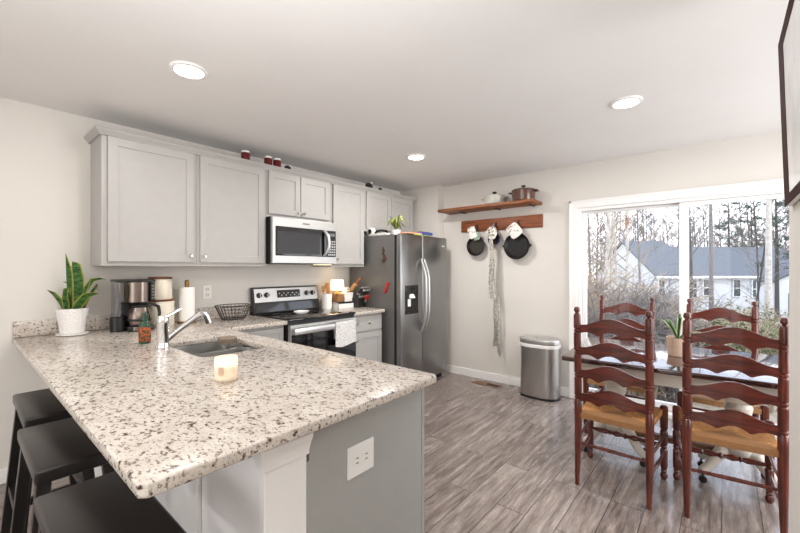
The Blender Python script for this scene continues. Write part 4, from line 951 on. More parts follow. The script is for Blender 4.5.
p = thing('floor_register', 'brown floor vent register set in the planks near the back wall', 'vent', (4.06, -1.36, 0.0005))
m = MB(); m.box(4.0, 4.12, -1.53, -1.19, 0.0005, 0.005, 0.002); build('grille_frame', m, 'vent_wood', p, smooth=False)
m = MB()
m.box(4.03, 4.09, -1.50, -1.36, 0.0052, 0.0062); build('slots', m, 'vent_dark', p, smooth=False)

# ------------------------------------------------------------------ dining table
TC = Vector((3.19, -3.215, 0)); TR = math.radians(4)
tb = thing('dining_table', 'dining table with a dark polished wood top on cream-painted turned pedestals', 'table')
TL = 0.62; TW = 0.45
build('tabletop', MB().box(-TW, TW, -TL, TL, 0.728, 0.76, 0.008, 3), 'table_wood', tb)
m = MB(); m.box(-0.36, -0.335, -0.52, 0.52, 0.635, 0.7275, 0.002); m.box(0.335, 0.36, -0.52, 0.52, 0.635, 0.7275, 0.002); m.box(-0.335, 0.335, -0.52, -0.495, 0.635, 0.7275, 0.002); m.box(-0.335, 0.335, 0.495, 0.52, 0.635, 0.7275, 0.002)
build('apron', m, 'table_paint', tb, smooth=False)
for y in (-0.33, 0.35):
    m = MB(); m.box(-0.3, 0.3, y-0.05, y+0.05, 0.68, 0.7275, 0.004); m.box(-0.07, 0.07, y-0.07, y+0.07, 0.52, 0.6795, 0.006)
    m.lathe((0, y, 0), [(0.045, 0.16), (0.075, 0.175), (0.088, 0.21), (0.085, 0.25), (0.06, 0.29), (0.052, 0.30), (0.06, 0.31), (0.048, 0.33), (0.05, 0.40), (0.066, 0.46), (0.07, 0.49), (0.055, 0.515), (0.055, 0.521)], 32)
    pd = build('pedestal', m, 'table_paint', tb)
    for q in range(4):
        a = math.radians((58, 122, 238, 302)[q]); d_ = Vector((math.cos(a), math.sin(a), 0))
        ft = build('foot', MB().tube([Vector((0, y, 0))+d_*r+Vector((0, 0, z)) for r, z in ((0.05, 0.21), (0.10, 0.205), (0.145, 0.15), (0.18, 0.1), (0.21, 0.082), (0.224, 0.08))], [0.036, 0.038, 0.033, 0.028, 0.025, 0.018], 14), 'table_paint', pd)
        c_ = Vector((0, y, 0))+d_*0.212
        m = MB(); m.lathe((c_.x, c_.y, 0.022), [(0, -0.011), (0.021, -0.011), (0.022, -0.006), (0.022, 0.006), (0.021, 0.011), (0, 0.011)], 20, 'x'); m.tube([(c_.x+0.013, c_.y, 0.02), (c_.x+0.013, c_.y, 0.045), (c_.x, c_.y, 0.05), (c_.x, c_.y, 0.062)], 0.006, 8)
        build('caster', m, 'black_iron', tb)
build('stretcher', MB().box(-0.025, 0.025, -0.30, 0.32, 0.165, 0.205, 0.004), 'vent_wood', tb, smooth=False)
tb.location = TC; tb.rotation_euler.z = TR

# ------------------------------------------------------------------ ladder-back chairs (built facing +x, rear posts at x = 0)
def make_chair():
    c = thing('ladder_back_chair', 'x', 'chair', (0, 0, 0), 'ladder-back chairs around the table')
    BY = 0.191; FY = 0.218; FXc = 0.40
    for s_ in (-1, 1):
        ctr = [(0, -0.022), (0.12, -0.012), (0.30, 0.0), (0.45, 0.0), (0.70, -0.006), (1.0, -0.022), (1.12, -0.03)]
        def xc(z):
            for (a, xa), (b, xb) in zip(ctr, ctr[1:]):
                if a <= z <= b: return xa+(xb-xa)*(z-a)/(b-a)
            return ctr[-1][1]
        pr = [(0.0, 0.013), (0.10, 0.016), (0.25, 0.0205), (0.45, 0.022), (0.525, 0.022), (0.535, 0.016), (0.54, 0.021), (0.548, 0.021), (0.553, 0.016), (0.562, 0.022)]
        for zr in (0.685, 0.83, 0.97):
            pr += [(zr-0.018, 0.0215), (zr-0.01, 0.015), (zr-0.004, 0.0205), (zr+0.004, 0.0205), (zr+0.01, 0.015), (zr+0.018, 0.0215)]
        pr += [(1.06, 0.0205), (1.072, 0.018), (1.078, 0.011), (1.084, 0.011), (1.09, 0.017), (1.10, 0.018), (1.115, 0.014), (1.118, 0.004)]
        build('rear_post', MB().tube([(xc(z), s_*BY, z) for z, r in pr], [r for z, r in pr], 16), 'cherry', c)
        pf = [(0.0, 0.012), (0.012, 0.019), (0.03, 0.021), (0.045, 0.013), (0.055, 0.018), (0.065, 0.014), (0.08, 0.020), (0.19, 0.021), (0.20, 0.015), (0.21, 0.02), (0.22, 0.015), (0.23, 0.021), (0.31, 0.022), (0.32, 0.016), (0.33, 0.022), (0.45, 0.023), (0.468, 0.022), (0.476, 0.012)]
        build('front_leg', MB().tube([(FXc, s_*FY, z) for z, r in pf], [r for z, r in pf], 16), 'cherry', c)
        for z, r in ((0.17, 0.009), (0.28, 0.009)):
            build('side_rung', MB().tube([(-0.004, s_*BY, z), (0.2, s_*(BY+FY)/2, z), (FXc, s_*FY, z)], [r*0.8, r*1.25, r*0.8], 10), 'cherry', c)
    n = 36
    for zs, hh in ((0.955, 1.0), (0.815, 1.0), (0.672, 1.0), (0.525, 1.0)):
        top, bot = [], []
        for k in range(n+1):
            u = -1+2*k/n; y = u*(BY-0.004); a = abs(u)
            t_ = 0.052 + 0.05*(0.5+0.5*math.cos(PI*min(1, a/0.92)))
            b_ = -0.006 + (0.03*math.cos(PI/2*a/0.36) - 0.004 if a < 0.36 else (-0.004+0.018*math.sin(PI*(a-0.36)/0.64)+0.004*(a-0.36)))
            top.append((y, zs+t_)); bot.append((y, zs+b_))
        m = MB()
        def xs(y, z): return 0.0 - (z-0.45)*0.036 - 0.028*(1-(y/BY)**2)
        A, B, Cc, Dd = [], [], [], []
        for (y, zt), (_, zb_) in zip(top, bot):
            A.append(m.bm.verts.new((xs(y, zt)+0.0055, y, zt))); B.append(m.bm.verts.new((xs(y, zb_)+0.0055, y, zb_)))
            Cc.append(m.bm.verts.new((xs(y, zt)-0.0055, y, zt))); Dd.append(m.bm.verts.new((xs(y, zb_)-0.0055, y, zb_)))
        for k in range(n):
            m.bm.faces.new((A[k], A[k+1], B[k+1], B[k])); m.bm.faces.new((Cc[k], Dd[k], Dd[k+1], Cc[k+1])); m.bm.faces.new((A[k], Cc[k], Cc[k+1], A[k+1])); m.bm.faces.new((B[k], B[k+1], Dd[k+1], Dd[k]))
        m.bm.faces.new((A[0], B[0], Dd[0], Cc[0])); m.bm.faces.new((A[n], Cc[n], Dd[n], B[n]))
        build('slat', m, 'cherry_slat', c, angle=50)
    # rush seat: domed quarters
    m = MB(); G = []
    N = 16
    for i in range(N+1):
        u = i/N; x = 0.0+u*0.405; hw = BY-0.004+(FY-BY)*u; row = []
        for j in range(N+1):
            v = -1+2*j/N; e = min(u, 1-u, (1-abs(v))/2*1.1)
            z = 0.452-0.016*min(1, e/0.32)+ (0.006*math.sin(min(1, e/0.06)*PI/2)) - abs(abs(2*u-1)-abs(v))*0.0
            row.append((x+(-0.012 if i == 0 else 0.012 if i == N else 0), v*hw, z))
        G.append(row)
    top = [[m.bm.verts.new(p_) for p_ in r] for r in G]; bt = [[m.bm.verts.new((p_[0], p_[1], 0.418)) for p_ in r] for r in G]
    for i in range(N):
        for j in range(N):
            m.bm.faces.new((top[i][j], top[i+1][j], top[i+1][j+1], top[i][j+1])); m.bm.faces.new((bt[i][j], bt[i][j+1], bt[i+1][j+1], bt[i+1][j]))
    for i in range(N):
        m.bm.faces.new((top[i][0], bt[i][0], bt[i+1][0], top[i+1][0])); m.bm.faces.new((top[i][N], top[i+1][N], bt[i+1][N], bt[i][N]))
        m.bm.faces.new((top[0][i], top[0][i+1], bt[0][i+1], bt[0][i])); m.bm.faces.new((top[N][i], bt[N][i], bt[N][i+1], top[N][i+1]))
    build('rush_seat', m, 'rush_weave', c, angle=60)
    def turned(y0, y1, x, z):
        L_ = y1-y0; pr = [(0, 0.007), (0.10, 0.011), (0.22, 0.015), (0.27, 0.009), (0.29, 0.014), (0.31, 0.009), (0.38, 0.016), (0.44, 0.010), (0.47, 0.009), (0.5, 0.017), (0.53, 0.009), (0.56, 0.010), (0.62, 0.016), (0.69, 0.009), (0.71, 0.014), (0.73, 0.009), (0.78, 0.015), (0.90, 0.011), (1, 0.007)]
        return MB().tube([(x, y0+L_*u, z) for u, r in pr], [r*1.2 for u, r in pr], 12)
    build('turned_stretcher', turned(-FY, FY, FXc, 0.215), 'cherry', c)
    build('rear_rung', MB().tube([(0, -BY, 0.255), (0, 0, 0.255), (0, BY, 0.255)], [0.008, 0.0115, 0.008], 10), 'cherry', c)
    return c
ch0 = make_chair()
spots = [((2.57, -2.962), 0, 'left of the two nearer ladder-back chairs, rush seat, back turned to the camera'),
         ((2.645, -3.508), 7, 'right of the two nearer ladder-back chairs, rush seat, beside the wall end'),
         ((3.79, -2.825), 180, 'far-side ladder-back chair at the left, its back against the glass door'),
         ((3.79, -3.457), 180, 'far-side ladder-back chair at the right, its back against the glass door')]
for i, ((x, y), a, lab) in enumerate(spots):
    c = ch0 if i == 0 else copy_tree(ch0)
    c.location = (x, y, 0); c.rotation_euler.z = math.radians(a); c['label'] = lab
# plant on the table
qx, qy = 3.22, -3.235
p = thing('potted_plant', 'green and white leafed plant in a terracotta pot on the dining table', 'plant', (qx, qy, 0.7605))
build('pot', MB().lathe((qx, qy, 0.7605), [(0.054, 0), (0.058, 0.004), (0.068, 0.125), (0.062, 0.125), (0.057, 0.105), (0, 0.105)], 36), 'terracotta', p)
build('soil', MB().lathe((qx, qy, 0.866), [(0.056, 0), (0.058, 0.008), (0, 0.012)], 24), 'soil', p)
rr = random.Random(11)
for k in range(9):
    a = 2*PI*k/9+rr.uniform(-.2, .2); ln = rr.uniform(0.08, 0.19); up = rr.uniform(0.05, 0.16); d_ = Vector((math.cos(a), math.sin(a), 0))
    P_ = [Vector((qx, qy, 0.872))+d_*ln*u+Vector((0, 0, up*math.sin(u*PI*0.62)*1.1)) for u in [q/8 for q in range(9)]]
    build('leaf', MB().blade(P_, [0.013, 0.018, 0.022, 0.024, 0.024, 0.021, 0.016, 0.01, 0.001], d_.cross(Vector((0, 0, 1))), 0.15, 0.0018), 'table_leaf', p)

# ------------------------------------------------------------------ bar stools
def make_stool():
    s_ = thing('bar_stool', 'x', 'stool', (0, 0, 0), 'bar stools along the peninsula')
    m = MB(); hx, hy = 0.108, 0.24
    g = []
    m.box(-hx, hx, -hy, hy, 0.695, 0.742, 0.010, 3); build('seat', m, 'stool_black', s_)
    for a in (-1, 1):
        for b in (-1, 1):
            x0, y0, x1, y1 = a*0.082, b*0.195, a*0.14, b*0.225; w_ = 0.018
            build('leg', MB().hexa([(x1-w_, y1-w_, 0), (x1+w_, y1-w_, 0), (x1+w_, y1+w_, 0), (x1-w_, y1+w_, 0), (x0-w_, y0-w_, 0.6945), (x0+w_, y0-w_, 0.6945), (x0+w_, y0+w_, 0.6945), (x0-w_, y0+w_, 0.6945)], 0.003), 'stool_black', s_, smooth=False)
    for b in (-1, 1):
        z = 0.20; u = 1-z/0.6945; xx, yy = 0.082+0.058*u, 0.195+0.03*u
        build('rung', MB().box(-xx+0.018, xx-0.018, b*yy-0.011, b*yy+0.011, z-0.018, z+0.018, 0.003), 'stool_black', s_, smooth=False)
    for a in (-1, 1):
        z = 0.30; u = 1-z/0.6945; xx, yy = 0.082+0.058*u, 0.195+0.03*u
        build('rung', MB().box(a*xx-0.011, a*xx+0.011, -yy+0.018, yy-0.018, z-0.018, z+0.018, 0.003), 'stool_black', s_, smooth=False)
        build('seat_rail', MB().box(a*0.085-0.01, a*0.085+0.01, -0.178, 0.178, 0.65, 0.6945, 0.002), 'stool_black', s_, smooth=False)
    return s_
s0 = make_stool()
for i, (x, y, lab) in enumerate([(0.298, -1.06, 'black wooden bar stool farthest back, next to the kitchen wall'), (0.268, -1.648, 'black wooden bar stool between the other two under the granite overhang'), (0.25, -2.295, 'black wooden bar stool nearest the camera at the front corner of the peninsula')]):
    s_ = s0 if i == 0 else copy_tree(s0); s_.location = (x, y, 0); s_['label'] = lab

# ------------------------------------------------------------------ recessed ceiling lights
for x, y, lab, pw in ((0.835, -1.253, 'round recessed ceiling light above the peninsula sink', 8), (2.836, -2.99, 'round recessed ceiling light above the dining table', 12), (2.902, -1.208, 'round recessed ceiling light in front of the refrigerator', 17), (-1.2, -1.3, None, 6), (-1.2, -3.0, None, 9)):  # the unlabelled pair are unseen lamps added behind the camera, without fixtures
    if lab:
        c = thing('ceiling_light', lab, 'ceiling light', (x, y, H-0.012), 'recessed ceiling lights')
        build('trim_ring', MB().lathe((x, y, H-0.012), [(0.072, 0.0), (0.09, 0.003), (0.094, 0.0118), (0.072, 0.0118)], 40, ring=True), 'trim_white', c)
        build('lens', MB().lathe((x, y, H-0.010), [(0.072, 0), (0.072, 0.006), (0, 0.006)], 32), 'lamp_lens', c)
    light('downlight', 'AREA', (x, y, H-0.02), (0, 0, 0), pw, (1, 0.975, 0.95), shape='DISK', size=0.14)

# ------------------------------------------------------------------ picture on the near right wall
XA, XB, ZA, ZB = 0.75, 1.9, 1.575, 2.15; yb, yt = RY+0.020, RY+0.037
p = thing('framed_picture', 'framed pale print under glass on the near right wall, leaning slightly forward', 'picture', ((XA+XB)/2, RY+0.002, ZA))
def slab_y(xa, xb, za, zb_, n0, n1, bev=0):   # n = distance from the leaning front plane
    f = lambda z: yb+(yt-yb)*(z-ZA)/(ZB-ZA)
    return [(xa, f(za)+n0, za), (xb, f(za)+n0, za), (xb, f(za)+n1, za), (xa, f(za)+n1, za), (xa, f(zb_)+n0, zb_), (xb, f(zb_)+n0, zb_), (xb, f(zb_)+n1, zb_), (xa, f(zb_)+n1, zb_)]
bw = 0.06
build('backing', MB().hexa(slab_y(XA, XB, ZA, ZB, -0.017, -0.003)), 'frame_silver', p, smooth=False)
m = MB(); m.hexa(slab_y(XB-0.12, XB, ZA, ZB, -0.0028, 0)); m.hexa(slab_y(XA, XA+0.12, ZA, ZB, -0.0028, 0)); m.hexa(slab_y(XA+0.12, XB-0.12, ZB-0.05, ZB, -0.0028, 0)); m.hexa(slab_y(XA+0.12, XB-0.12, ZA, ZA+0.03, -0.0028, 0))
build('frame_molding', m, 'frame_brown', p, smooth=False)
build('print', MB().hexa(slab_y(XA+0.12, XB-0.12, ZA+0.03, ZB-0.05, -0.0028, -0.001)), 'print_gray', p, smooth=False)

# ------------------------------------------------------------------ the yard beyond the glass door
def gz(x, y):   # height of the ground
    d_ = max(0.0, x-4.4); return -0.35-2.6*(1-math.exp(-d_/16.0))+0.12*math.sin(x*0.9+y*0.4)*min(1, d_/4)
m = MB(); g = []
for i in range(60):
    u = i/59; x = 4.40+ (u**1.8)*130; g.append([(x, -120+j*5.0, gz(x, -120+j*5.0)) for j in range(57)])
m.sheet(g); struct('ground_yard', m, 'leaf_litter')

# neighbour's house, facing us across the yard
S = 38.0/24.0; c_, s_ = math.cos(YAW), math.sin(YAW)
Rv = Vector((s_, -c_, 0)); Fv = Vector((c_, s_, 0))
def HP(lat, dep, z): return Vector((CAM.x, CAM.y, 0))+Rv*(lat*S)+Fv*(dep*S)+Vector((0, 0, 1.358+(z-1.358)*S))
house = thing('house', 'white neighbouring house with a gray shingle roof seen through the glass door', 'house', HP(21, 26, -2.2))
zg = -2.4; ze = 0.98
def block(l0, l1, d0, d1, zr, parent, ridge_along='lat'):
    dm = (d0+d1)/2
    m = MB(); P = [HP(l0, d0, zg), HP(l1, d0, zg), HP(l1, d1, zg), HP(l0, d1, zg), HP(l0, d0, ze), HP(l1, d0, ze), HP(l1, d1, ze), HP(l0, d1, ze)]
    v = [m.bm.verts.new(q) for q in P]; r0 = m.bm.verts.new(HP(l0, dm, zr-0.06)); r1 = m.bm.verts.new(HP(l1, dm, zr-0.06))
    for f in ((0, 1, 5, 4), (2, 3, 7, 6), (3, 2, 1, 0)): m.bm.faces.new([v[k] for k in f])
    m.bm.faces.new((v[3], v[0], v[4], r0, v[7])); m.bm.faces.new((v[1], v[2], v[6], r1, v[5]))
    m.bm.faces.new((v[4], v[5], r1, r0)); m.bm.faces.new((v[6], v[7], r0, r1))
    build('wall', m, 'house_siding', parent, smooth=False)
    m = MB(); o = 0.25
    sl = (zr-ze)/(dm-d0)
    for da, db, sg in ((d0-o, dm, 1), (d1+o, dm, -1)):
        za = ze-sl*o
        m.hexa([HP(l0-o*0.6, da, za), HP(l1+o*0.6, da, za), HP(l1+o*0.6, db, zr), HP(l0-o*0.6, db, zr), HP(l0-o*0.6, da, za+0.1), HP(l1+o*0.6, da, za+0.1), HP(l1+o*0.6, db, zr+0.1), HP(l0-o*0.6, db, zr+0.1)])
    build('roof', m, 'roof_shingle', parent, smooth=False)
    m = MB(); m.hexa([HP(l0-o*0.6, d0-o-0.03, ze-sl*o-0.08), HP(l1+o*0.6, d0-o-0.03, ze-sl*o-0.08), HP(l1+o*0.6, d0-o, ze-sl*o-0.08), HP(l0-o*0.6, d0-o, ze-sl*o-0.08), HP(l0-o*0.6, d0-o-0.03, ze-sl*o+0.06), HP(l1+o*0.6, d0-o-0.03, ze-sl*o+0.06), HP(l1+o*0.6, d0-o, ze-sl*o+0.06), HP(l0-o*0.6, d0-o, ze-sl*o+0.06)])
    build('gutter', m, 'house_trim', parent, smooth=False)
block(16.1, 18.9, 24, 31, 3.25, house); block(18.95, 27, 24.02, 30, 2.78, house)
def hwin(px0, px1, y0, y1):
    d0 = 24.0; l0, l1 = (px0-400)/FPX*d0, (px1-400)/FPX*d0; z1, z0 = 1.358-(y0-268.44)/FPX*d0, 1.358-(y1-268.44)/FPX*d0
    def bx_(m, a, b, c, d, n0, n1): m.hexa([HP(a, n0, c), HP(b, n0, c), HP(b, n1, c), HP(a, n1, c), HP(a, n0, d), HP(b, n0, d), HP(b, n1, d), HP(a, n1, d)]); return m
    f = build('window', bx_(MB(), l0-0.05, l1+0.05, z0-0.05, z1+0.05, 23.93, 23.99), 'house_trim', house, smooth=False)
    build('window_pane', bx_(MB(), l0, l1, z0, z1, 23.90, 23.925), 'house_window', f, smooth=False)
    build('sash_bar', bx_(MB(), l0, l1, (z0+z1)/2-0.02, (z0+z1)/2+0.02, 23.885, 23.898), 'house_trim', f, smooth=False)
for q in ((658.5, 663.5, 280, 296), (691.5, 695.5, 280, 297), (703, 708, 280, 295), (733, 739, 280, 296), (752, 756, 281, 297), (771, 776, 281, 300)): hwin(*q)
# white shed-like garage at the right with its arched dark red door
gar = thing('garage', 'white gabled garage with a dark window at the far right of the yard', 'garage', HP(23.4, 19, -2.2))
l0, l1, dm0, dm1 = 18.9, 21.0, 19.2, 20.2
m = MB(); mid = (l0+l1)/2; zr = 1.18; zz = 0.72
F0 = [m.bm.verts.new(HP(*q)) for q in ((l0, dm0, zg), (l1, dm0, zg), (l1, dm0, zz), (mid, dm0, zr), (l0, dm0, zz))]; F1 = [m.bm.verts.new(HP(*q)) for q in ((l0, dm1, zg), (l1, dm1, zg), (l1, dm1, zz), (mid, dm1, zr), (l0, dm1, zz))]
m.bm.faces.new(F0); m.bm.faces.new(F1[::-1])
for k in range(5): m.bm.faces.new((F0[k], F1[k], F1[(k+1) % 5], F0[(k+1) % 5]))
build('wall', m, 'house_siding', gar, smooth=False)
m = MB()
for (a, za), (b, zb_) in (((l0-0.15, zz-0.07), (mid, zr)), ((l1+0.15, zz-0.07), (mid, zr))):
    m.hexa([HP(a, dm0-0.12, za+0.01), HP(b, dm0-0.12, zb_+0.01), HP(b, dm1, zb_+0.01), HP(a, dm1, za+0.01), HP(a, dm0-0.12, za+0.09), HP(b, dm0-0.12, zb_+0.09), HP(b, dm1, zb_+0.09), HP(a, dm1, za+0.09)])
build('roof', m, 'roof_shingle', gar, smooth=False)
m = MB(); m.hexa([HP(mid-0.35, dm0-0.04, -1.0), HP(mid+0.35, dm0-0.04, -1.0), HP(mid+0.35, dm0-0.005, -1.0), HP(mid-0.35, dm0-0.005, -1.0), HP(mid-0.35, dm0-0.04, 0.1), HP(mid+0.35, dm0-0.04, 0.1), HP(mid+0.35, dm0-0.005, 0.1), HP(mid-0.35, dm0-0.005, 0.1)])
build('window', m, 'house_window', gar, smooth=False)

# trees
def grow(rr, base, h, r0, lean=(0, 0), nb=26, start=0.25, blen=0.28, up=0.7, twigs=3, sub=3, wob=0.02, fine=0.004):
    tr = MB(); br = MB(); pts = []; n = 10
    ph = rr.uniform(0, 6)
    for k in range(n+1):
        u = k/n; pts.append(Vector(base)+Vector((lean[0]*u+wob*h*math.sin(u*5+ph)*u, lean[1]*u+wob*h*math.cos(u*4+ph)*u, h*u)))
    tr.tube(pts, [r0*(1-0.8*(k/n)) + (r0*0.25 if k == 0 else 0) for k in range(n+1)], 8)
    for b in range(nb):
        u = start+(1-start)*(b+rr.random())/nb; i = min(n-1, int(u*n)); p0 = pts[i].lerp(pts[i+1], u*n-i); a = rr.uniform(0, 2*PI)
        d_ = Vector((math.cos(a), math.sin(a), up*rr.uniform(0.5, 1.4))).normalized(); ln = h*blen*(1.15-u*0.8)*rr.uniform(0.6, 1.2); r = max(fine*1.6, r0*0.32*(1.1-u))
        q = [p0]; dd = d_.copy()
        for k in range(4):
            dd = (dd+Vector((rr.uniform(-.25, .25), rr.uniform(-.25, .25), rr.uniform(-.05, .25)))).normalized(); q.append(q[-1]+dd*ln/4)
        br.tube(q, [r, r*0.75, r*0.55, r*0.4, fine*0.6], 4, False)
        for t_ in range(twigs):
            k = rr.randint(1, 3); s0 = q[k].lerp(q[k+1], rr.random()); td = (dd+Vector((rr.uniform(-1, 1), rr.uniform(-1, 1), rr.uniform(-.2, .8)))).normalized(); tl = ln*rr.uniform(0.25, 0.55)
            e1 = s0+td*tl*0.5; e2 = e1+(td+Vector((rr.uniform(-.4, .4), rr.uniform(-.4, .4), rr.uniform(0, .4)))).normalized()*tl*0.5
            br.tube([s0, e1, e2], [max(fine, r*0.35), fine, fine*0.5], 3, False)
            for w_ in range(sub):
                s1 = s0.lerp(e2, rr.uniform(0.3, 1)); wd = (td+Vector((rr.uniform(-1, 1), rr.uniform(-1, 1), rr.uniform(-.3, .9)))).normalized()
                br.tube([s1, s1+wd*tl*rr.uniform(0.2, 0.5)], [fine*0.8, fine*0.4], 3, False)
    return tr, br
def tree(name, px, Z, h, r0, bark, twig, label, group=None, seed=0, **k):
    rr = random.Random(seed); b = at(px, Z, 0); b.z = gz(b.x, b.y)-0.05
    t_ = thing(name, label, 'tree', b, group); tr, br = grow(rr, b, h, r0, **k)
    build('trunk', tr, bark, t_); build('branches', br, twig, t_, smooth=False); return t_
tree('birch_tree', 606, 11, 9, 0.085, 'bark_pale', 'twig_tan', 'pale-barked bare tree with the thickest trunk, leftmost of those seen through the left glass panel', seed=1, nb=30, start=0.3, fine=0.006)
tree('birch_tree', 614, 12, 9, 0.055, 'bark_pale', 'twig_tan', 'slim pale bare tree just right of the thickest pale trunk', seed=2, lean=(0.5, 0.2), fine=0.006)
tree('birch_tree', 621, 11.5, 8, 0.05, 'bark_pale', 'twig_tan', 'slim pale bare tree left of the trunk with peeled orange bark', seed=3, lean=(-0.4, 0.4), fine=0.006)
o = tree('birch_tree', 627, 12, 9, 0.07, 'bark_pale', 'twig_gray', 'pale bare tree with a patch of peeled orange bark high on its trunk', seed=4, wob=0.002, fine=0.006)
b = at(627, 12, 0); zt = 1.358+(268.44-222)/FPX*12
build('bark_patch', MB().tube([(b.x, b.y, zt-0.2), (b.x, b.y, zt), (b.x, b.y, zt+0.22)], [0.045, 0.058, 0.042], 10), 'bark_orange', o)
tree('bare_tree', 640, 18, 11, 0.06, 'bark_gray', 'twig_gray', 'thin gray bare tree in front of the gable of the white house', seed=5, fine=0.008)
tree('bare_tree', 711.5, 16, 13, 0.10, 'bark_gray', 'twig_gray', 'straight gray trunk standing left in the right glass panel before the roof', seed=6, start=0.55, nb=20, wob=0.004, fine=0.008)
tree('bare_tree', 768, 13, 12, 0.115, 'bark_pale', 'twig_pink', 'thick straight pinkish-gray trunk toward the right edge of the glass', seed=7, start=0.5, nb=20, wob=0.004, fine=0.007)
tree('bare_tree', 749, 15, 8, 0.05, 'bark_dark', 'twig_gray', 'slender dark leaning tree between the two straight trunks', seed=8, lean=(0.3, -0.7), fine=0.007)
tree('bare_tree', 757, 17, 9, 0.05, 'bark_dark', 'twig_gray', 'slender dark upright tree just left of the thick pinkish trunk', seed=9, fine=0.008)
tree('bare_tree', 690, 13, 11, 0.085, 'bark_dark', 'twig_gray', 'dark trunk beside the middle stile of the glass door', seed=10, fine=0.007, start=0.3)
tree('bare_tree', 590, 20, 10, 0.06, 'bark_gray', 'twig_pink', 'small bare tree at the left edge of the left glass panel', seed=12, fine=0.009)
# the bare wood behind the house
rr = random.Random(21)
proto = []
for k in range(4):
    t_ = tree('bare_tree', 500, 70, 17, 0.16, 'bark_gray', ('twig_gray', 'twig_pink', 'twig_gray', 'twig_pink')[k], 'bare winter tree in the wood behind the white house', 'bare trees behind the house', seed=30+k, nb=60, start=0.15, blen=0.2, fine=0.026, twigs=5)
    proto.append(t_)
PXS = [570+i*5.1+rr.uniform(-2, 2) for i in range(46)]
for i, px in enumerate(PXS):
    t_ = proto[i] if i < 4 else copy_tree(proto[i % 4])
    Z = rr.uniform(52, 84); b = at(px, Z, 0); b.z = gz(b.x, b.y)-0.1; t_.location = b; s_ = rr.uniform(0.68, 1.05); t_.scale = (s_, s_, s_); t_.rotation_euler.z = rr.uniform(0, 6)
# pines
def pine(px, Z, h, label, seed):
    rr = random.Random(seed); b = at(px, Z, 0); b.z = gz(b.x, b.y)-0.05
    t_ = thing('pine_tree', label, 'tree', b)
    build('trunk', MB().tube([b, b+Vector((0.1, 0, h*0.5)), b+Vector((0, 0.1, h))], [0.16, 0.11, 0.03], 8), 'bark_dark', t_)
    br = MB(); nd = MB()
    for k in range(46):
        u = 0.35+0.65*rr.random(); a = rr.uniform(0, 2*PI); ln = h*0.2*(1.2-u)*rr.uniform(0.5, 1.1)+0.3; p0 = b+Vector((0.05, 0.05, h*u)); d_ = Vector((math.cos(a), math.sin(a), rr.uniform(-0.1, 0.35)))
        p1 = p0+d_*ln; br.tube([p0, p0.lerp(p1, 0.5)+Vector((0, 0, 0.05)), p1], [0.03, 0.02, 0.01], 4, False)
        for q in range(9):
            c = p0.lerp(p1, rr.uniform(0.45, 1.05))+Vector((rr.uniform(-.15, .15), rr.uniform(-.15, .15), rr.uniform(-.05, .2)))
            for w_ in range(7):
                dd = Vector((rr.uniform(-1, 1), rr.uniform(-1, 1), rr.uniform(-.4, 1))).normalized()*0.28; nd.tube([c, c+dd], [0.02, 0.005], 3, False)
    build('branches', br, 'bark_dark', t_, smooth=False); build('needles', nd, 'pine_green', t_, smooth=False)
pine(729, 44, 13.5, 'dark green pine above the house roof in the right glass panel', 50)
pine(777, 30, 11.5, 'dark green pine at the right edge of the glass', 51)
pine(752, 52, 13, 'dark green pine behind the slender dark trees', 52)
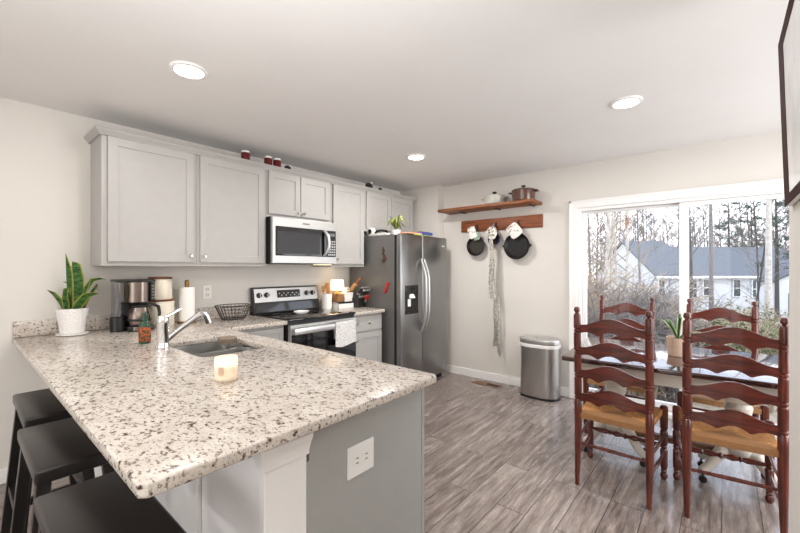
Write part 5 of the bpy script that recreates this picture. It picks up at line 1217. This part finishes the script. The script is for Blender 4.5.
# brush
def shrub(px, Z, h, wd, stems, label, twig, seed, leaf=None, group=None):
    rr = random.Random(seed); b = at(px, Z, 0); b.z = gz(b.x, b.y)-0.03
    t_ = thing('shrub', label, 'shrub', b, group); m = MB(); lf = MB()
    for k in range(stems):
        a = rr.uniform(0, 2*PI); ln = h*rr.uniform(0.6, 1.15); out = wd*rr.uniform(0.2, 1); d_ = Vector((math.cos(a), math.sin(a), 0))
        s0 = b+d_*rr.uniform(0, wd*0.35); q = [s0]
        for j in range(1, 6):
            u = j/5; q.append(s0+d_*out*u*u+Vector((0, 0, ln*(u-0.25*u*u)/0.75))+Vector((rr.uniform(-.05, .05), rr.uniform(-.05, .05), rr.uniform(-.04, .04)))*h)
        m.tube(q, [0.017, 0.015, 0.012, 0.010, 0.008, 0.005], 4, False)
        for t2 in range(7):
            j = rr.randint(1, 4); s1 = q[j].lerp(q[j+1], rr.random()); dd = Vector((rr.uniform(-1, 1), rr.uniform(-1, 1), rr.uniform(-.3, 1))).normalized()*h*rr.uniform(0.12, 0.35)
            e = s1+dd; m.tube([s1, s1+dd*0.5+Vector((0, 0, .02)), e], [0.008, 0.006, 0.003], 3, False)
            for w_ in range(2):
                s2 = s1.lerp(e, rr.uniform(0.3, 1)); m.tube([s2, s2+Vector((rr.uniform(-1, 1), rr.uniform(-1, 1), rr.uniform(-.3, 1))).normalized()*h*0.12], [0.005, 0.0025], 3, False)
            if leaf:
                for w_ in range(6):
                    c = s1.lerp(e, rr.random())+Vector((rr.uniform(-.06, .06), rr.uniform(-.06, .06), rr.uniform(-.05, .06))); n_ = Vector((rr.uniform(-1, 1), rr.uniform(-1, 1), rr.uniform(0, 1))).normalized(); u_ = n_.orthogonal().normalized(); v_ = n_.cross(u_); sz = rr.uniform(0.025, 0.05)
                    vs = [lf.bm.verts.new(c+u_*sz*x+v_*sz*y*0.6) for x, y in ((-1, 0), (0, -1), (1, 0), (0, 1))]; lf.bm.faces.new(vs)
    build('stems', m, twig, t_, smooth=False)
    if leaf: build('leaves', lf, leaf, t_, smooth=False)
rr = random.Random(77)
k = 0
for px, Z, h, wd, tw, lf_ in ((590, 8.5, 2.2, 0.9, 'twig_tan', None), (603, 7.5, 1.8, 0.9, 'twig_gray', None), (618, 8.5, 2.0, 1.0, 'twig_tan', None), (634, 7.8, 1.8, 0.9, 'twig_gray', None), (648, 9, 2.0, 1.0, 'twig_tan', None), (662, 8, 1.7, 0.9, 'twig_gray', None), (676, 9, 1.8, 0.9, 'twig_tan', None),
                              (596, 14, 2.6, 1.4, 'twig_tan', None), (630, 15, 2.4, 1.5, 'twig_pink', None), (660, 16, 2.4, 1.5, 'twig_gray', None), (700, 15, 2.2, 1.5, 'twig_gray', None), (597, 6.2, 1.0, 0.8, 'twig_gray', None), (640, 6.4, 1.0, 0.8, 'twig_tan', None), (672, 6.3, 0.9, 0.8, 'twig_gray', None)):
    k += 1; shrub(px, Z, h, wd, 34, 'leafless tangled shrub in the yard behind the left glass panel', tw, 100+k, None, 'bare shrubs in the yard')
for px, Z, h, wd in ((704, 9, 1.25, 0.8), (722, 8, 1.2, 0.8), (738, 9, 1.35, 0.9), (754, 8, 1.2, 0.8), (772, 9, 1.3, 0.9), (730, 6.5, 0.85, 0.7), (762, 6.3, 0.85, 0.7), (700, 6.6, 0.8, 0.6), (715, 12, 1.7, 1.1), (750, 13, 1.7, 1.1), (780, 12, 1.7, 1.0)):
    k += 1; shrub(px, Z, h, wd, 22, 'olive-leafed shrub in the yard behind the right glass panel', 'twig_tan', 100+k, 'leaf_bush', 'leafy shrubs in the yard')
k += 1; shrub(594, 16, 3.0, 0.9, 20, 'yellow-green leafed shrub high at the left edge of the glass', 'twig_tan', 200, 'moss_green')
